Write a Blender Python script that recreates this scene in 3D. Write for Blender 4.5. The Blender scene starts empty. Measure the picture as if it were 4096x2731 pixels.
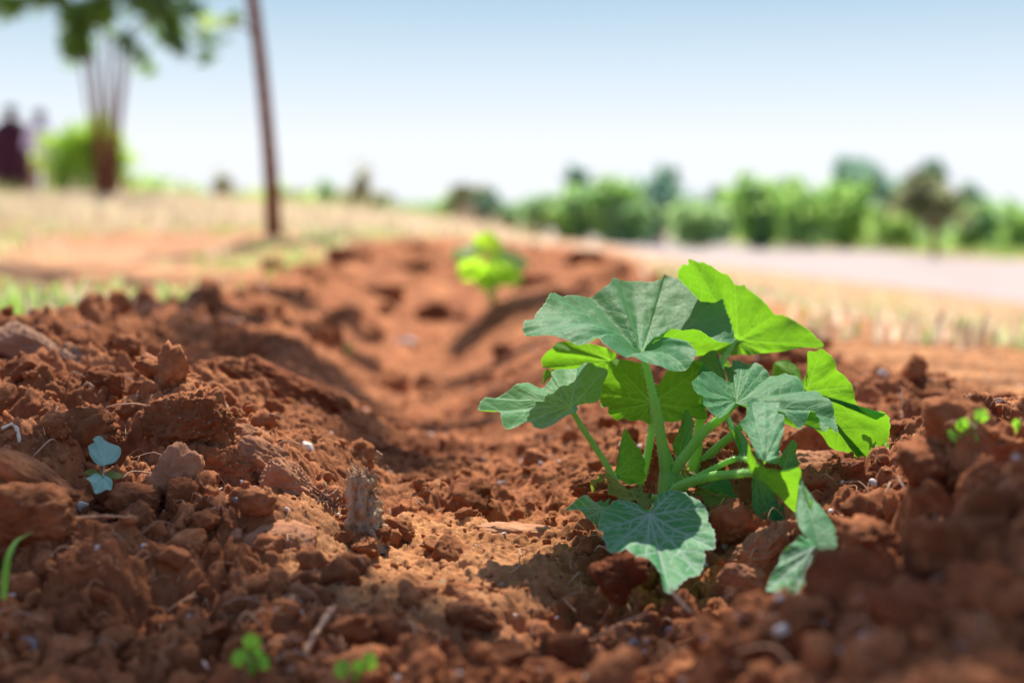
import bpy, math, random
import numpy as np
from mathutils import Vector, noise as mnoise
R = math.radians
rng = np.random.default_rng(7)
random.seed(7)
sc = bpy.context.scene
col = sc.collection

# ------------------------------------------------------------------ camera geometry
FOC, CX, CY = 5689.0, 2048.0, 1365.5
CAMZ = 0.173
PITCH = math.atan(485.5 / FOC)
cp, sp = math.cos(PITCH), math.sin(PITCH)

def P(px, py, d):
    """world point seen at source pixel px,py at distance d along the view axis"""
    xc = (px - CX) / FOC * d
    yc = (CY - py) / FOC * d
    return np.array([xc, d * cp + yc * sp, CAMZ - d * sp + yc * cp])

cam_d = bpy.data.cameras.new('camera')
cam = bpy.data.objects.new('camera', cam_d); col.objects.link(cam)
cam.location = (0, 0, CAMZ); cam.rotation_euler = (math.pi / 2 - PITCH, 0, 0)
cam_d.lens = 50; cam_d.sensor_width = 36; cam_d.clip_start = 0.01; cam_d.clip_end = 2000
cam_d.dof.use_dof = True; cam_d.dof.focus_distance = 0.85; cam_d.dof.aperture_fstop = 4.0
cam_d.dof.aperture_blades = 9
sc.camera = cam

# coordinate frames of the working views -> source pixels
def fD(x, y): return x * 1.7415, y * 1.7415
def fZ(x, y): return 1800 + x / 1.0453, 950 + y / 1.0453
def fA(x, y): return 2000 + x / 2.091, 1000 + y / 2.091
def fB(x, y): return 2650 + x / 2.091, 1000 + y / 2.091
def fC(x, y): return 2200 + x / 1.96, 1600 + y / 1.96
def fE(x, y): return 2750 + x / 1.65, 1500 + y / 1.65

# ------------------------------------------------------------------ tagging and linking
def tag(o, label=None, cat=None, group=None, kind=None):
    if label: o['label'] = label
    if cat: o['category'] = cat
    if group: o['group'] = group
    if kind: o['kind'] = kind
    return o

def empty(name, loc):
    o = bpy.data.objects.new(name, None); col.objects.link(o)
    o.location = loc; o.empty_display_size = 0.02
    return o

def link_mesh(name, me, parent=None, mat=None):
    o = bpy.data.objects.new(name, me); col.objects.link(o)
    if mat: me.materials.append(mat)
    if parent is not None:
        o.parent = parent
        o.location = -Vector(parent_world(parent))
    return o

def parent_world(p):
    v = Vector(p.location)
    q = p.parent
    while q is not None:
        v = v + Vector(q.location); q = q.parent
    return v

def mesh_np(name, verts, faces, smooth=True, attrs=None, uv=None):
    """verts (n,3), faces (m,3) or (m,4) arrays"""
    verts = np.asarray(verts, dtype=np.float32); faces = np.asarray(faces, dtype=np.int32)
    me = bpy.data.meshes.new(name)
    k = faces.shape[1]
    me.vertices.add(len(verts)); me.vertices.foreach_set('co', verts.ravel())
    me.loops.add(faces.size); me.loops.foreach_set('vertex_index', faces.ravel())
    me.polygons.add(len(faces))
    me.polygons.foreach_set('loop_start', np.arange(0, faces.size, k, dtype=np.int32))
    me.polygons.foreach_set('use_smooth', np.full(len(faces), smooth, dtype=bool))
    me.update(calc_edges=True)
    if attrs:
        for an, av in attrs.items():
            av = np.asarray(av, dtype=np.float32)
            if av.ndim == 1:
                a = me.attributes.new(an, 'FLOAT', 'POINT'); a.data.foreach_set('value', av)
            elif av.shape[1] == 2:
                a = me.attributes.new(an, 'FLOAT2', 'POINT'); a.data.foreach_set('vector', av.ravel())
            else:
                a = me.attributes.new(an, 'FLOAT_VECTOR', 'POINT'); a.data.foreach_set('vector', av.ravel())
    me.validate()
    return me

# ------------------------------------------------------------------ numpy noise
TB = rng.random((256, 256, 6))
T3 = rng.random((64, 64, 64))
def vnoise(x, y, s=0):
    ix = np.floor(x).astype(int); iy = np.floor(y).astype(int)
    fx = x - ix; fy = y - iy
    fx = fx * fx * (3 - 2 * fx); fy = fy * fy * (3 - 2 * fy)
    t = TB[:, :, s % 6]; o = (s * 37) % 256
    a = t[(ix + o) & 255, iy & 255]; b = t[(ix + 1 + o) & 255, iy & 255]
    c = t[(ix + o) & 255, (iy + 1) & 255]; d = t[(ix + 1 + o) & 255, (iy + 1) & 255]
    return (a * (1 - fx) + b * fx) * (1 - fy) + (c * (1 - fx) + d * fx) * fy - 0.5
def fbm(x, y, oct=4, s=0, gain=0.5):
    r = 0; a = 1
    for i in range(oct):
        r = r + a * vnoise(x, y, s + i); a *= gain
        x, y = x * 1.9 * .8 - y * 1.9 * .6 + 3.1, x * 1.9 * .6 + y * 1.9 * .8 + 1.7
    return r
def lumps(x, y, cell, s=0, hmin=.2, sharp=.5, pw=2.0):
    """rounded clods of random size packed on a jittered grid, height 0..1"""
    X = x / cell; Y = y / cell
    ix = np.floor(X).astype(int); iy = np.floor(Y).astype(int)
    out = np.zeros_like(X)
    for dx in (-1, 0, 1):
        for dy in (-1, 0, 1):
            jx = (ix + dx + 11 * s) & 255; jy = (iy + dy + 29 * s) & 255
            r = TB[jx, jy]
            px = ix + dx + .1 + .8 * r[..., 0]; py = iy + dy + .1 + .8 * r[..., 1]
            rad = .4 + .55 * r[..., 2]
            ex = X - px; ey = Y - py
            an = r[..., 3] * 6.28; ca = np.cos(an); sa = np.sin(an)
            u = (ex * ca + ey * sa) * (1 + .5 * r[..., 4]); v = (-ex * sa + ey * ca)
            q = 1 - (np.abs(u) ** pw + np.abs(v) ** pw) / (rad ** pw)
            h = (hmin + (1 - hmin) * r[..., 5]) * np.maximum(q, 0) ** sharp
            h = h * (1 + .9 * (u * (r[..., 1] - .5) + v * (r[..., 0] - .5)) / rad)
            out = np.maximum(out, h)
    return out
def n3(p, s=0):
    p = p + s * 7.31
    i = np.floor(p).astype(int); f = p - i; f = f * f * (3 - 2 * f)
    r = 0
    for a in (0, 1):
        wx = f[..., 0] if a else 1 - f[..., 0]
        for b in (0, 1):
            wy = f[..., 1] if b else 1 - f[..., 1]
            for c in (0, 1):
                wz = f[..., 2] if c else 1 - f[..., 2]
                r = r + wx * wy * wz * T3[(i[..., 0] + a) & 63, (i[..., 1] + b) & 63, (i[..., 2] + c) & 63]
    return r - .5
def fbm3(p, oct=4, s=0, gain=.55):
    r = 0; a = 1
    for k in range(oct):
        r = r + a * n3(p, s + k); p = p * 2.03 + 1.3; a *= gain
    return r
def sstep(a, b, x):
    t = np.clip((x - a) / (b - a), 0, 1); return t * t * (3 - 2 * t)

# ------------------------------------------------------------------ terrain shape
ctl = [  # working-view x, y, distance
 (-300,1568,.60),(0,1568,.60),(600,1568,.605),(1176,1568,.61),(1500,1568,.58),(1900,1568,.50),(2352,1568,.46),(2700,1568,.44),
 (-300,1400,.66),(0,1400,.66),(600,1400,.67),(900,1400,.69),(1176,1400,.695),(1500,1400,.675),(1700,1400,.65),(1930,1400,.57),(2352,1400,.51),(2700,1400,.48),
 (0,1300,.71),(600,1300,.72),(900,1300,.765),(1176,1300,.775),(1500,1300,.73),(1850,1300,.68),(2130,1300,.575),(2352,1300,.53),
 (-300,1200,.77),(0,1200,.77),(400,1200,.78),(850,1200,.86),(1000,1200,.88),(1176,1200,.88),(1330,1200,.86),(1500,1200,.81),(1950,1200,.745),(2200,1200,.62),(2352,1200,.57),(2700,1150,.54),
 (0,1100,.80),(400,1100,.82),(760,1100,.90),(860,1100,1.0),(1000,1100,1.03),(1300,1100,1.0),(1500,1100,.9),(1900,1100,.85),(2150,1100,.73),(2352,1100,.63),
 (-300,960,.9),(0,1000,.87),(400,1000,.87),(650,1000,.95),(760,1000,1.02),(900,1000,1.25),(1176,1000,1.3),(1500,1000,1.1),(1950,1000,1.0),(2250,1010,.8),(2400,1000,.72),
 (0,900,.96),(250,900,.99),(600,900,1.15),(720,900,1.3),(850,900,1.65),(1050,900,1.75),(1350,900,1.4),(1800,900,1.25),(2100,900,1.25),(2352,900,1.3),
 (0,790,1.12),(300,810,1.25),(500,800,1.5),(700,800,1.7),(850,820,2.3),(1050,820,2.5),(1250,800,1.9),(1500,800,1.7),(1900,800,1.9),(2352,800,2.4),
 (-300,750,1.7),(0,720,2.2),(300,720,2.3),(480,720,2.3),(650,720,2.4),(850,720,3.1),(1080,720,3.3),(1250,720,2.6),(1450,720,2.6),(1900,720,5),(2352,740,7),
 (0,640,3.6),(400,640,3.8),(620,660,3.2),(700,640,3.3),(850,640,3.8),(1000,640,4.0),(1200,640,3.8),(1400,640,3.5),(1600,640,9),(1900,670,10),(2352,700,12),(1900,640,17.4),(1500,590,27.7),
 (0,580,5),(400,580,5.4),(700,598,4.5),(800,582,4.4),(1000,578,4.5),(1300,588,4.4),(1440,612,4.1),
 (1000,550,8),(1300,572,14),(700,550,7),(0,520,8),(400,530,8),
 (-300,470,12),(0,478,12),(240,466,12),(600,512,10),(628,545,6),(1000,515,16),(0,464,26),(500,486,26),(1000,508,30),
 (1176,537,50),(1500,550,52),(1900,575,33.6),(2352,600,24.8),(2352,645,17),
 (0,462,60),(600,482,60),(1176,534,60),(1700,541,60),(2352,544,60)]
cpts = [P(*fD(a, b), d) for a, b, d in ctl]
for x, y, z in ((0,.2,-.04),(-.15,.2,-.04),(.12,.2,.0),(0,.1,-.04),(-.2,.4,-.035),(.0,.4,-.03)):
    cpts.append(np.array([x, y, z]))
cpts = np.array(cpts)
def to_uv(x, y):
    th = np.arctan2(x, np.maximum(y, 1e-6)); r = np.hypot(x, y)
    th = np.where(y < 0, np.sign(x) * 1.2, th)
    th = np.tanh(th / .62) * .62
    return th * 4.2, np.log(np.maximum(r, .1))
cu, cv = to_uv(cpts[:, 0], cpts[:, 1])
ct = (CAMZ - cpts[:, 2]) / np.hypot(cpts[:, 0], cpts[:, 1])
cw = ct * np.exp(cv * .5)
def phi(r2): return .5 * r2 * np.log(r2 + 1e-9)
_n = len(cu)
_K = phi((cu[:, None] - cu[None]) ** 2 + (cv[:, None] - cv[None]) ** 2) + np.eye(_n) * .0008
_Q = np.c_[np.ones(_n), cu, cv]
_A = np.block([[_K, _Q], [_Q.T, np.zeros((3, 3))]])
_W = np.linalg.solve(_A, np.r_[cw, np.zeros(3)])
def macro(x, y):
    x = np.asarray(x, float); y = np.asarray(y, float)
    u, v = to_uv(x, y)
    vv = np.minimum(v, math.log(60.0))
    o = _W[_n] + _W[_n + 1] * u + _W[_n + 2] * vv
    for i in range(_n):
        o = o + _W[i] * phi((u - cu[i]) ** 2 + (vv - cv[i]) ** 2)
    t = o / np.exp(vv * .5)
    r = np.exp(vv)
    z = CAMZ - t * r
    return z
def road_d(x, y):
    """signed distance across the road, centre line 0"""
    return (x - (7.2 - (y - 12.0) * .09))
ROADW = 2.85
def tilled(x, y):
    xc = -.02 - y * .02
    e = .05 * fbm(x * 7, y * 7, 3, 2)
    w = sstep(.56, .40, np.abs(x + .09) + e) * sstep(5.6, 4.7, y + e)
    rgt = sstep(.16, .26, x / np.maximum(y, .1))
    near = sstep(1.75 - .6 * rgt, 1.2 - .32 * rgt, np.hypot(x, y) + e)
    return np.maximum(w, near)
def floor_mask(x, y):
    xc = -.045 - (y - .8) * .03
    e = ((x - xc) / .085) ** 2 + ((y - .78) / .11) ** 2
    return sstep(1.5, .5, e)
def furrow(x, y):
    y_ = np.maximum(y, .5)
    return sstep(.17, .08, np.abs(x + .045 + .03 * (y_ - .8)) / (1 + .4 * (y_ - .8))) * sstep(.80, 1.0, y) * sstep(4.6, 3.6, y)
def rough(x, y):
    till = tilled(x, y)
    fm = floor_mask(x, y)
    fu = furrow(x, y)
    k = till * (1 - .8 * fm) * (1 - .62 * fu)
    r = np.hypot(x, y); fine = sstep(6, 2.5, r); near = sstep(3, 1.4, r)
    wx = x + .016 * fbm(x * 32, y * 32, 4, 1, .6); wy = y + .016 * fbm(x * 32 + 9, y * 32 + 4, 4, 2, .6)
    z = k * .026 * (lumps(wx, wy, .085, 1, .0, .7, 3.0) - .38)
    z += k * .017 * (lumps(wx, wy, .036, 2, .0, .6, 3.0) - .36)
    wx = x + .004 * fbm(x * 130, y * 130, 3, 3, .6); wy = y + .004 * fbm(x * 130 + 9, y * 130 + 4, 3, 4, .6)
    z += (.25 + .75 * k) * fine * .0075 * (lumps(wx, wy, .0150, 3, .0, .6, 2.5) - .34)
    z += (.35 + .65 * k) * near * .0028 * (lumps(x, y, .0055, 4, .0, .6) - .32)
    z -= k * .010 * near * np.clip(.10 - np.abs(fbm(x * 26, y * 26, 3, 1)), 0, 1) * 10 * .6
    z += k * .016 * fbm(x * 14, y * 14, 3, 5) + fine * .0045 * fbm(x * 120, y * 120, 5, 2, .65)
    z -= k * .003
    q_ = np.abs(x + .06 + .03 * (y - .8)); yy_ = sstep(1.1, 1.6, y) * sstep(4.3, 3.2, y)
    z += yy_ * (.016 * np.exp(-((q_ - .32) / .10) ** 2) - .018 * np.exp(-(q_ / (.10 + .03 * y)) ** 2))
    # untilled surroundings: gentle unevenness that dies out at the road
    rd = np.abs(road_d(x, y)); off = sstep(ROADW, ROADW + 1.5, rd)
    bandz = sstep(5.6, 6.4, r) * sstep(10.5, 8.5, r) * sstep(-.12, -.2, x / np.maximum(y, .1))
    z += bandz * .07 * lumps(x, y, .45, 2, 0, .7, 2.5)
    z += (1 - till) * off * (.03 * fbm(x * 1.7, y * 1.7, 3, 3) + .012 * fine * fbm(x * 9, y * 9, 3, 4)) * sstep(1.2, 3, r)
    z += sstep(20, 60, r) * .25 * fbm(x * .05, y * .05, 2, 1)
    return z
DIPS = [(-.04,2.75,.15,-.062),(.085,.72,.06,.012),(.16,.71,.05,.012),(-.235,.775,.035,.014)]
def ground_z(x, y):
    x = np.atleast_1d(np.asarray(x, float)); y = np.atleast_1d(np.asarray(y, float))
    z = macro(x, y) + rough(x, y)
    for cx_, cy_, r0, dz in DIPS: z = z - dz * np.exp(-((x - cx_) ** 2 + (y - cy_) ** 2) / r0 ** 2)
    return z
def hit(px, py, d0=.33, d1=40, fine=True):
    """first ground point seen at the source pixel"""
    d = np.exp(np.linspace(math.log(d0), math.log(d1), 900))
    xc = (px - CX) / FOC; yc = (CY - py) / FOC
    X = xc * d; Y = d * cp + yc * d * sp; Z = CAMZ - d * sp + yc * d * cp
    g = ground_z(X, Y) if fine else macro(X, Y)
    i = np.argmax(Z < g)
    if not (Z < g).any(): i = len(d) - 1
    return np.array([X[i], Y[i], g[i]]), d[i]

# ------------------------------------------------------------------ materials
def new_mat(name):
    m = bpy.data.materials.new(name); m.use_nodes = True
    nt = m.node_tree; nt.nodes.clear()
    return m, nt, nt.nodes, nt.links
def node(nt, t, **kw):
    n = nt.nodes.new(t)
    for k, v in kw.items():
        if k in n.inputs.keys() if isinstance(k, str) else False: n.inputs[k].default_value = v
        else: setattr(n, k, v)
    return n
def ramp(nt, stops, fac):
    r = nt.nodes.new('ShaderNodeValToRGB')
    e = r.color_ramp.elements
    while len(e) < len(stops): e.new(.5)
    for i, (p, c) in enumerate(stops):
        e[i].position = p; e[i].color = (*c, 1)
    nt.links.new(fac, r.inputs[0]); return r.outputs[0]
def noise_n(nt, vec, scale, detail=4, rough=.6, dist=0):
    n = nt.nodes.new('ShaderNodeTexNoise')
    n.inputs['Scale'].default_value = scale; n.inputs['Detail'].default_value = detail
    n.inputs['Roughness'].default_value = rough; n.inputs['Distortion'].default_value = dist
    nt.links.new(vec, n.inputs['Vector']); return n.outputs['Fac']
def mixc(nt, f, a, b, mode='MIX'):
    n = nt.nodes.new('ShaderNodeMix'); n.data_type = 'RGBA'; n.blend_type = mode
    for s, v in ((0, f), (6, a), (7, b)):
        if isinstance(v, (int, float)): n.inputs[s].default_value = v
        elif isinstance(v, tuple): n.inputs[s].default_value = (*v, 1)
        else: nt.links.new(v, n.inputs[s])
    return n.outputs[2]
def mathn(nt, op, a, b=0.0, clamp=False):
    n = nt.nodes.new('ShaderNodeMath'); n.operation = op; n.use_clamp = clamp
    for s, v in ((0, a), (1, b)):
        if isinstance(v, (int, float)): n.inputs[s].default_value = v
        else: nt.links.new(v, n.inputs[s])
    return n.outputs[0]

def soil_mat(name, stops, bump=.6, scale=1.0, dust=None):
    m, nt, N, L = new_mat(name)
    geo = N.new('ShaderNodeNewGeometry'); pos = geo.outputs['Position']
    n1 = noise_n(nt, pos, 9 * scale, 6, .65)
    n2 = noise_n(nt, pos, 120 * scale, 5, .7)
    n3_ = noise_n(nt, pos, 900, 3, .7)
    f = mathn(nt, 'MULTIPLY_ADD', n2, .55); f.node.inputs[2].default_value = 0
    f = mathn(nt, 'ADD', mathn(nt, 'MULTIPLY', n1, .5), mathn(nt, 'ADD', mathn(nt, 'MULTIPLY', n2, .35), mathn(nt, 'MULTIPLY', n3_, .15)))
    c = ramp(nt, stops, f)
    damp = ramp(nt, [(.42, (1, 1, 1)), (.60, (.60, .55, .53))], noise_n(nt, pos, 17, 4, .6))
    c = mixc(nt, 1.0, c, damp, 'MULTIPLY')
    # light mineral grains
    vo = N.new('ShaderNodeTexVoronoi'); vo.inputs['Scale'].default_value = 260; L.new(pos, vo.inputs['Vector'])
    g = mathn(nt, 'LESS_THAN', vo.outputs['Distance'], .16)
    sel = mathn(nt, 'GREATER_THAN', noise_n(nt, pos, 70, 2, .5), .60)
    c = mixc(nt, mathn(nt, 'MULTIPLY', mathn(nt, 'MULTIPLY', g, sel), .55), c, (.52, .33, .22))
    b = N.new('ShaderNodeBsdfPrincipled'); L.new(c, b.inputs['Base Color'])
    b.inputs['Roughness'].default_value = .95; b.inputs['Specular IOR Level'].default_value = .12
    bp = N.new('ShaderNodeBump'); bp.inputs['Strength'].default_value = bump; bp.inputs['Distance'].default_value = .0016
    hh = mathn(nt, 'ADD', noise_n(nt, pos, 420, 6, .75), mathn(nt, 'MULTIPLY', noise_n(nt, pos, 1500, 3, .7), .35))
    L.new(hh, bp.inputs['Height']); L.new(bp.outputs[0], b.inputs['Normal'])
    o = N.new('ShaderNodeOutputMaterial'); L.new(b.outputs[0], o.inputs[0])
    return m

RED = [(.30, (.125, .037, .015)), (.44, (.265, .088, .036)), (.56, (.41, .162, .070)), (.70, (.57, .285, .145))]
M = {}
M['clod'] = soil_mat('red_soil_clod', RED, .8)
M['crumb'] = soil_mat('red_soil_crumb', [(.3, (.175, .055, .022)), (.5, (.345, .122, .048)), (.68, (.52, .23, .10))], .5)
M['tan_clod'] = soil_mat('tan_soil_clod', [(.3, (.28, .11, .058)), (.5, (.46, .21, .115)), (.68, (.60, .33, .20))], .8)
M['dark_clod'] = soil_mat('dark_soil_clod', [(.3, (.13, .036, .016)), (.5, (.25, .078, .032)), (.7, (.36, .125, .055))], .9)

def ground_mat():
    m, nt, N, L = new_mat('red_earth_ground')
    geo = N.new('ShaderNodeNewGeometry'); pos = geo.outputs['Position']
    at = N.new('ShaderNodeAttribute'); at.attribute_name = 'cover'
    af = N.new('ShaderNodeAttribute'); af.attribute_name = 'dry'
    ag = N.new('ShaderNodeAttribute'); ag.attribute_name = 'green'
    n1 = noise_n(nt, pos, 7, 6, .65); n2 = noise_n(nt, pos, 110, 5, .7); n3_ = noise_n(nt, pos, 900, 3, .7)
    f = mathn(nt, 'ADD', mathn(nt, 'MULTIPLY', n1, .5), mathn(nt, 'ADD', mathn(nt, 'MULTIPLY', n2, .35), mathn(nt, 'MULTIPLY', n3_, .15)))
    c = ramp(nt, RED, f)
    lt = ramp(nt, [(.3, (.36, .145, .060)), (.5, (.50, .24, .105)), (.7, (.60, .37, .21))], f)
    c = mixc(nt, at.outputs['Fac'], c, lt)
    damp = ramp(nt, [(.42, (1.08, 1.08, 1.08)), (.60, (.62, .57, .55))], noise_n(nt, pos, 13, 4, .6))
    c = mixc(nt, 1.0, c, damp, 'MULTIPLY')
    vo = N.new('ShaderNodeTexVoronoi'); vo.inputs['Scale'].default_value = 240; L.new(pos, vo.inputs['Vector'])
    g = mathn(nt, 'LESS_THAN', vo.outputs['Distance'], .15)
    sel = mathn(nt, 'GREATER_THAN', noise_n(nt, pos, 60, 2, .5), .58)
    c = mixc(nt, mathn(nt, 'MULTIPLY', mathn(nt, 'MULTIPLY', g, sel), .5), c, (.50, .32, .22))
    nf = noise_n(nt, pos, 1.3, 5, .6)
    dry = ramp(nt, [(.3, (.38, .19, .115)), (.5, (.48, .30, .195)), (.7, (.56, .42, .28))], nf)
    c = mixc(nt, af.outputs['Fac'], c, dry)
    gr = ramp(nt, [(.3, (.08, .15, .03)), (.55, (.16, .25, .06)), (.7, (.34, .33, .14))], nf)
    c = mixc(nt, ag.outputs['Fac'], c, gr)
    b = N.new('ShaderNodeBsdfPrincipled'); L.new(c, b.inputs['Base Color'])
    b.inputs['Roughness'].default_value = .95; b.inputs['Specular IOR Level'].default_value = .12
    bp = N.new('ShaderNodeBump'); bp.inputs['Strength'].default_value = .8; bp.inputs['Distance'].default_value = .0016
    hh = mathn(nt, 'ADD', noise_n(nt, pos, 420, 6, .75), mathn(nt, 'MULTIPLY', noise_n(nt, pos, 1500, 3, .7), .35))
    L.new(hh, bp.inputs['Height']); L.new(bp.outputs[0], b.inputs['Normal'])
    o = N.new('ShaderNodeOutputMaterial'); L.new(b.outputs[0], o.inputs[0])
    return m

def leaf_mat(name, top, under, trans, vein, spots=0.0, vein_s=.6, trans_w=.5, blotch=(.30, .14, .03), powder=0.0):
    """leaf with a waxy top, paler underside and light passing through"""
    m, nt, N, L = new_mat(name)
    geo = N.new('ShaderNodeNewGeometry')
    uv = N.new('ShaderNodeAttribute'); uv.attribute_name = 'flat'
    va = N.new('ShaderNodeAttribute'); va.attribute_name = 'vein'; v = va.outputs['Fac']
    n1 = noise_n(nt, uv.outputs['Vector'], .45, 5, .6)
    n2 = noise_n(nt, uv.outputs['Vector'], 3.5, 4, .65)
    vr = N.new('ShaderNodeTexVoronoi'); vr.feature = 'DISTANCE_TO_EDGE'; vr.inputs['Scale'].default_value = 2.4
    wn = N.new('ShaderNodeTexNoise'); wn.inputs['Scale'].default_value = 1.6; L.new(uv.outputs['Vector'], wn.inputs['Vector'])
    ad = N.new('ShaderNodeMixRGB'); ad.blend_type = 'ADD'; ad.inputs[0].default_value = .35
    L.new(uv.outputs['Vector'], ad.inputs[1]); L.new(wn.outputs['Color'], ad.inputs[2]); L.new(ad.outputs[0], vr.inputs['Vector'])
    tn = mathn(nt, 'SUBTRACT', 1.0, mathn(nt, 'MULTIPLY', vr.outputs['Distance'], 14.0, True), True)
    vv = mathn(nt, 'MAXIMUM', v, mathn(nt, 'MULTIPLY', tn, .28))
    def vary(c):
        a = mixc(nt, mathn(nt, 'MULTIPLY', n1, 1.0), tuple(x * .72 for x in c), tuple(min(1, x * 1.28) for x in c))
        return mixc(nt, mathn(nt, 'MULTIPLY', n2, .5), a, tuple(x * .8 for x in c))
    ct_ = mixc(nt, mathn(nt, 'MULTIPLY', vv, vein_s), vary(top), vein)
    if powder:
        pw = mathn(nt, 'MULTIPLY', mathn(nt, 'POWER', v, .45), powder, True)
        ct_ = mixc(nt, mathn(nt, 'MULTIPLY', pw, mathn(nt, 'ADD', n2, .35)), ct_, (.50, .56, .56))
    cu_ = mixc(nt, mathn(nt, 'MULTIPLY', vv, .55), vary(under), tuple(min(1, x * 1.9 + .03) for x in under))
    base = mixc(nt, geo.outputs['Backfacing'], ct_, cu_)
    ctr = mixc(nt, mathn(nt, 'MULTIPLY', vv, .45), vary(trans), tuple(min(1, t * 1.15 + a) for t, a in zip(trans, (.14, .10, .05))))
    if spots > 0:
        sn = noise_n(nt, uv.outputs['Vector'], .9, 6, .75)
        sm = mathn(nt, 'MULTIPLY', mathn(nt, 'SUBTRACT', sn, 1.0 - spots * .5), 9, True)
        base = mixc(nt, sm, base, blotch); ctr = mixc(nt, sm, ctr, tuple(x * .5 for x in blotch))
    else:
        vs = N.new('ShaderNodeTexVoronoi'); vs.inputs['Scale'].default_value = .9; L.new(uv.outputs['Vector'], vs.inputs['Vector'])
        sm = mathn(nt, 'MULTIPLY', mathn(nt, 'LESS_THAN', vs.outputs['Distance'], .055), mathn(nt, 'GREATER_THAN', n1, .50))
        base = mixc(nt, mathn(nt, 'MULTIPLY', sm, .8), base, (.22, .10, .04)); ctr = mixc(nt, mathn(nt, 'MULTIPLY', sm, .8), ctr, (.1, .05, .01))
    b = N.new('ShaderNodeBsdfPrincipled'); L.new(base, b.inputs['Base Color'])
    b.inputs['Roughness'].default_value = .56; b.inputs['Specular IOR Level'].default_value = .18
    b.inputs['Sheen Weight'].default_value = .07; b.inputs['Sheen Roughness'].default_value = .45
    b.inputs['Sheen Tint'].default_value = (.75, .92, .9, 1)
    tr = N.new('ShaderNodeBsdfTranslucent'); L.new(ctr, tr.inputs['Color'])
    bp = N.new('ShaderNodeBump'); bp.inputs['Strength'].default_value = .32; bp.inputs['Distance'].default_value = .0010
    h = mathn(nt, 'SUBTRACT', mathn(nt, 'MULTIPLY', n2, .8), mathn(nt, 'ADD', mathn(nt, 'MULTIPLY', tn, .35), mathn(nt, 'MULTIPLY', v, .6)))
    L.new(h, bp.inputs['Height']); L.new(bp.outputs[0], b.inputs['Normal']); L.new(bp.outputs[0], tr.inputs['Normal'])
    mx = N.new('ShaderNodeMixShader'); mx.inputs[0].default_value = trans_w
    L.new(b.outputs[0], mx.inputs[1]); L.new(tr.outputs[0], mx.inputs[2])
    o = N.new('ShaderNodeOutputMaterial'); L.new(mx.outputs[0], o.inputs[0])
    return m

M['leaf'] = leaf_mat('squash_leaf', (.028, .225, .088), (.10, .32, .025), (.19, .46, .014), (.28, .50, .22), vein_s=.5)
M['leaf_pale'] = leaf_mat('pale_squash_leaf', (.085, .32, .150), (.12, .32, .04), (.20, .48, .016), (.34, .54, .32), vein_s=.5)
M['leaf_powder'] = leaf_mat('powdery_squash_leaf', (.040, .25, .085), (.12, .30, .06), (.22, .55, .02), (.40, .55, .48), vein_s=.5, powder=.45, trans_w=.35)
M['leaf_old'] = leaf_mat('ageing_squash_leaf', (.14, .20, .05), (.15, .19, .04), (.30, .36, .03), (.35, .38, .14), spots=.95, blotch=(.13, .05, .025), trans_w=.4)
M['leaf_far'] = leaf_mat('sunlit_squash_leaf', (.30, .55, .30), (.25, .50, .08), (.50, .95, .04), (.42, .60, .40), trans_w=.65)  # brighter leaf copy; the far plant's sunlight is put into its colour
M['cotyledon'] = leaf_mat('seedling_cotyledon', (.23, .43, .35), (.24, .40, .30), (.3, .5, .2), (.42, .60, .52), vein_s=.3, trans_w=.25)

def plain_mat(name, c1, c2, scale=40, rough=.7, trans=None, tw=.4, bump=.3, bdist=.001, spec=.3, attr=False, stretch=None):
    m, nt, N, L = new_mat(name)
    geo = N.new('ShaderNodeNewGeometry'); pos = geo.outputs['Position']
    if stretch:
        mp = N.new('ShaderNodeMapping'); mp.inputs['Scale'].default_value = stretch; L.new(pos, mp.inputs[0]); pos = mp.outputs[0]
    n1 = noise_n(nt, pos, scale, 5, .65)
    f = mathn(nt, 'MULTIPLY_ADD', n1, 2.2); f.node.inputs[2].default_value = -.6; f.node.use_clamp = True
    c = mixc(nt, f, c1, c2)
    if attr:
        a = N.new('ShaderNodeAttribute'); a.attribute_name = 'tint'
        c = mixc(nt, 1.0, c, a.outputs['Color'], 'MULTIPLY')
    b = N.new('ShaderNodeBsdfPrincipled'); L.new(c, b.inputs['Base Color'])
    b.inputs['Roughness'].default_value = rough; b.inputs['Specular IOR Level'].default_value = spec
    if bump:
        bp = N.new('ShaderNodeBump'); bp.inputs['Strength'].default_value = bump; bp.inputs['Distance'].default_value = bdist
        L.new(noise_n(nt, pos, scale * 3, 5, .7), bp.inputs['Height']); L.new(bp.outputs[0], b.inputs['Normal'])
    o = N.new('ShaderNodeOutputMaterial'); out = b.outputs[0]
    if trans:
        tr = N.new('ShaderNodeBsdfTranslucent')
        tc = mixc(nt, 1.0, trans, a.outputs['Color'], 'MULTIPLY') if attr else None
        if tc: L.new(tc, tr.inputs['Color'])
        else: tr.inputs['Color'].default_value = (*trans, 1)
        mx = N.new('ShaderNodeMixShader'); mx.inputs[0].default_value = tw
        L.new(out, mx.inputs[1]); L.new(tr.outputs[0], mx.inputs[2]); out = mx.outputs[0]
    L.new(out, o.inputs[0]); return m
M['stem'] = plain_mat('squash_stem', (.19, .46, .09), (.30, .58, .16), 60, .5, (.5, .9, .08), .35, .25, .0006, .4)
M['hair'] = plain_mat('stem_hair', (.6, .7, .5), (.75, .8, .65), 60, .5, (.8, .9, .7), .5, 0)
M['road'] = plain_mat('pale_gravel_road', (.27, .215, .208), (.37, .305, .298), .9, .9, None, 0, .4, .01, .2)
M['grass'] = plain_mat('grass_blade', (.9, .9, .9), (1, 1, 1), 3, .6, (1, 1, 1), .55, 0, attr=True)
M['foliage'] = plain_mat('tree_foliage', (.85, .85, .85), (1, 1, 1), 1.5, .55, (1, 1, 1), .62, 0, attr=True)
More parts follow.
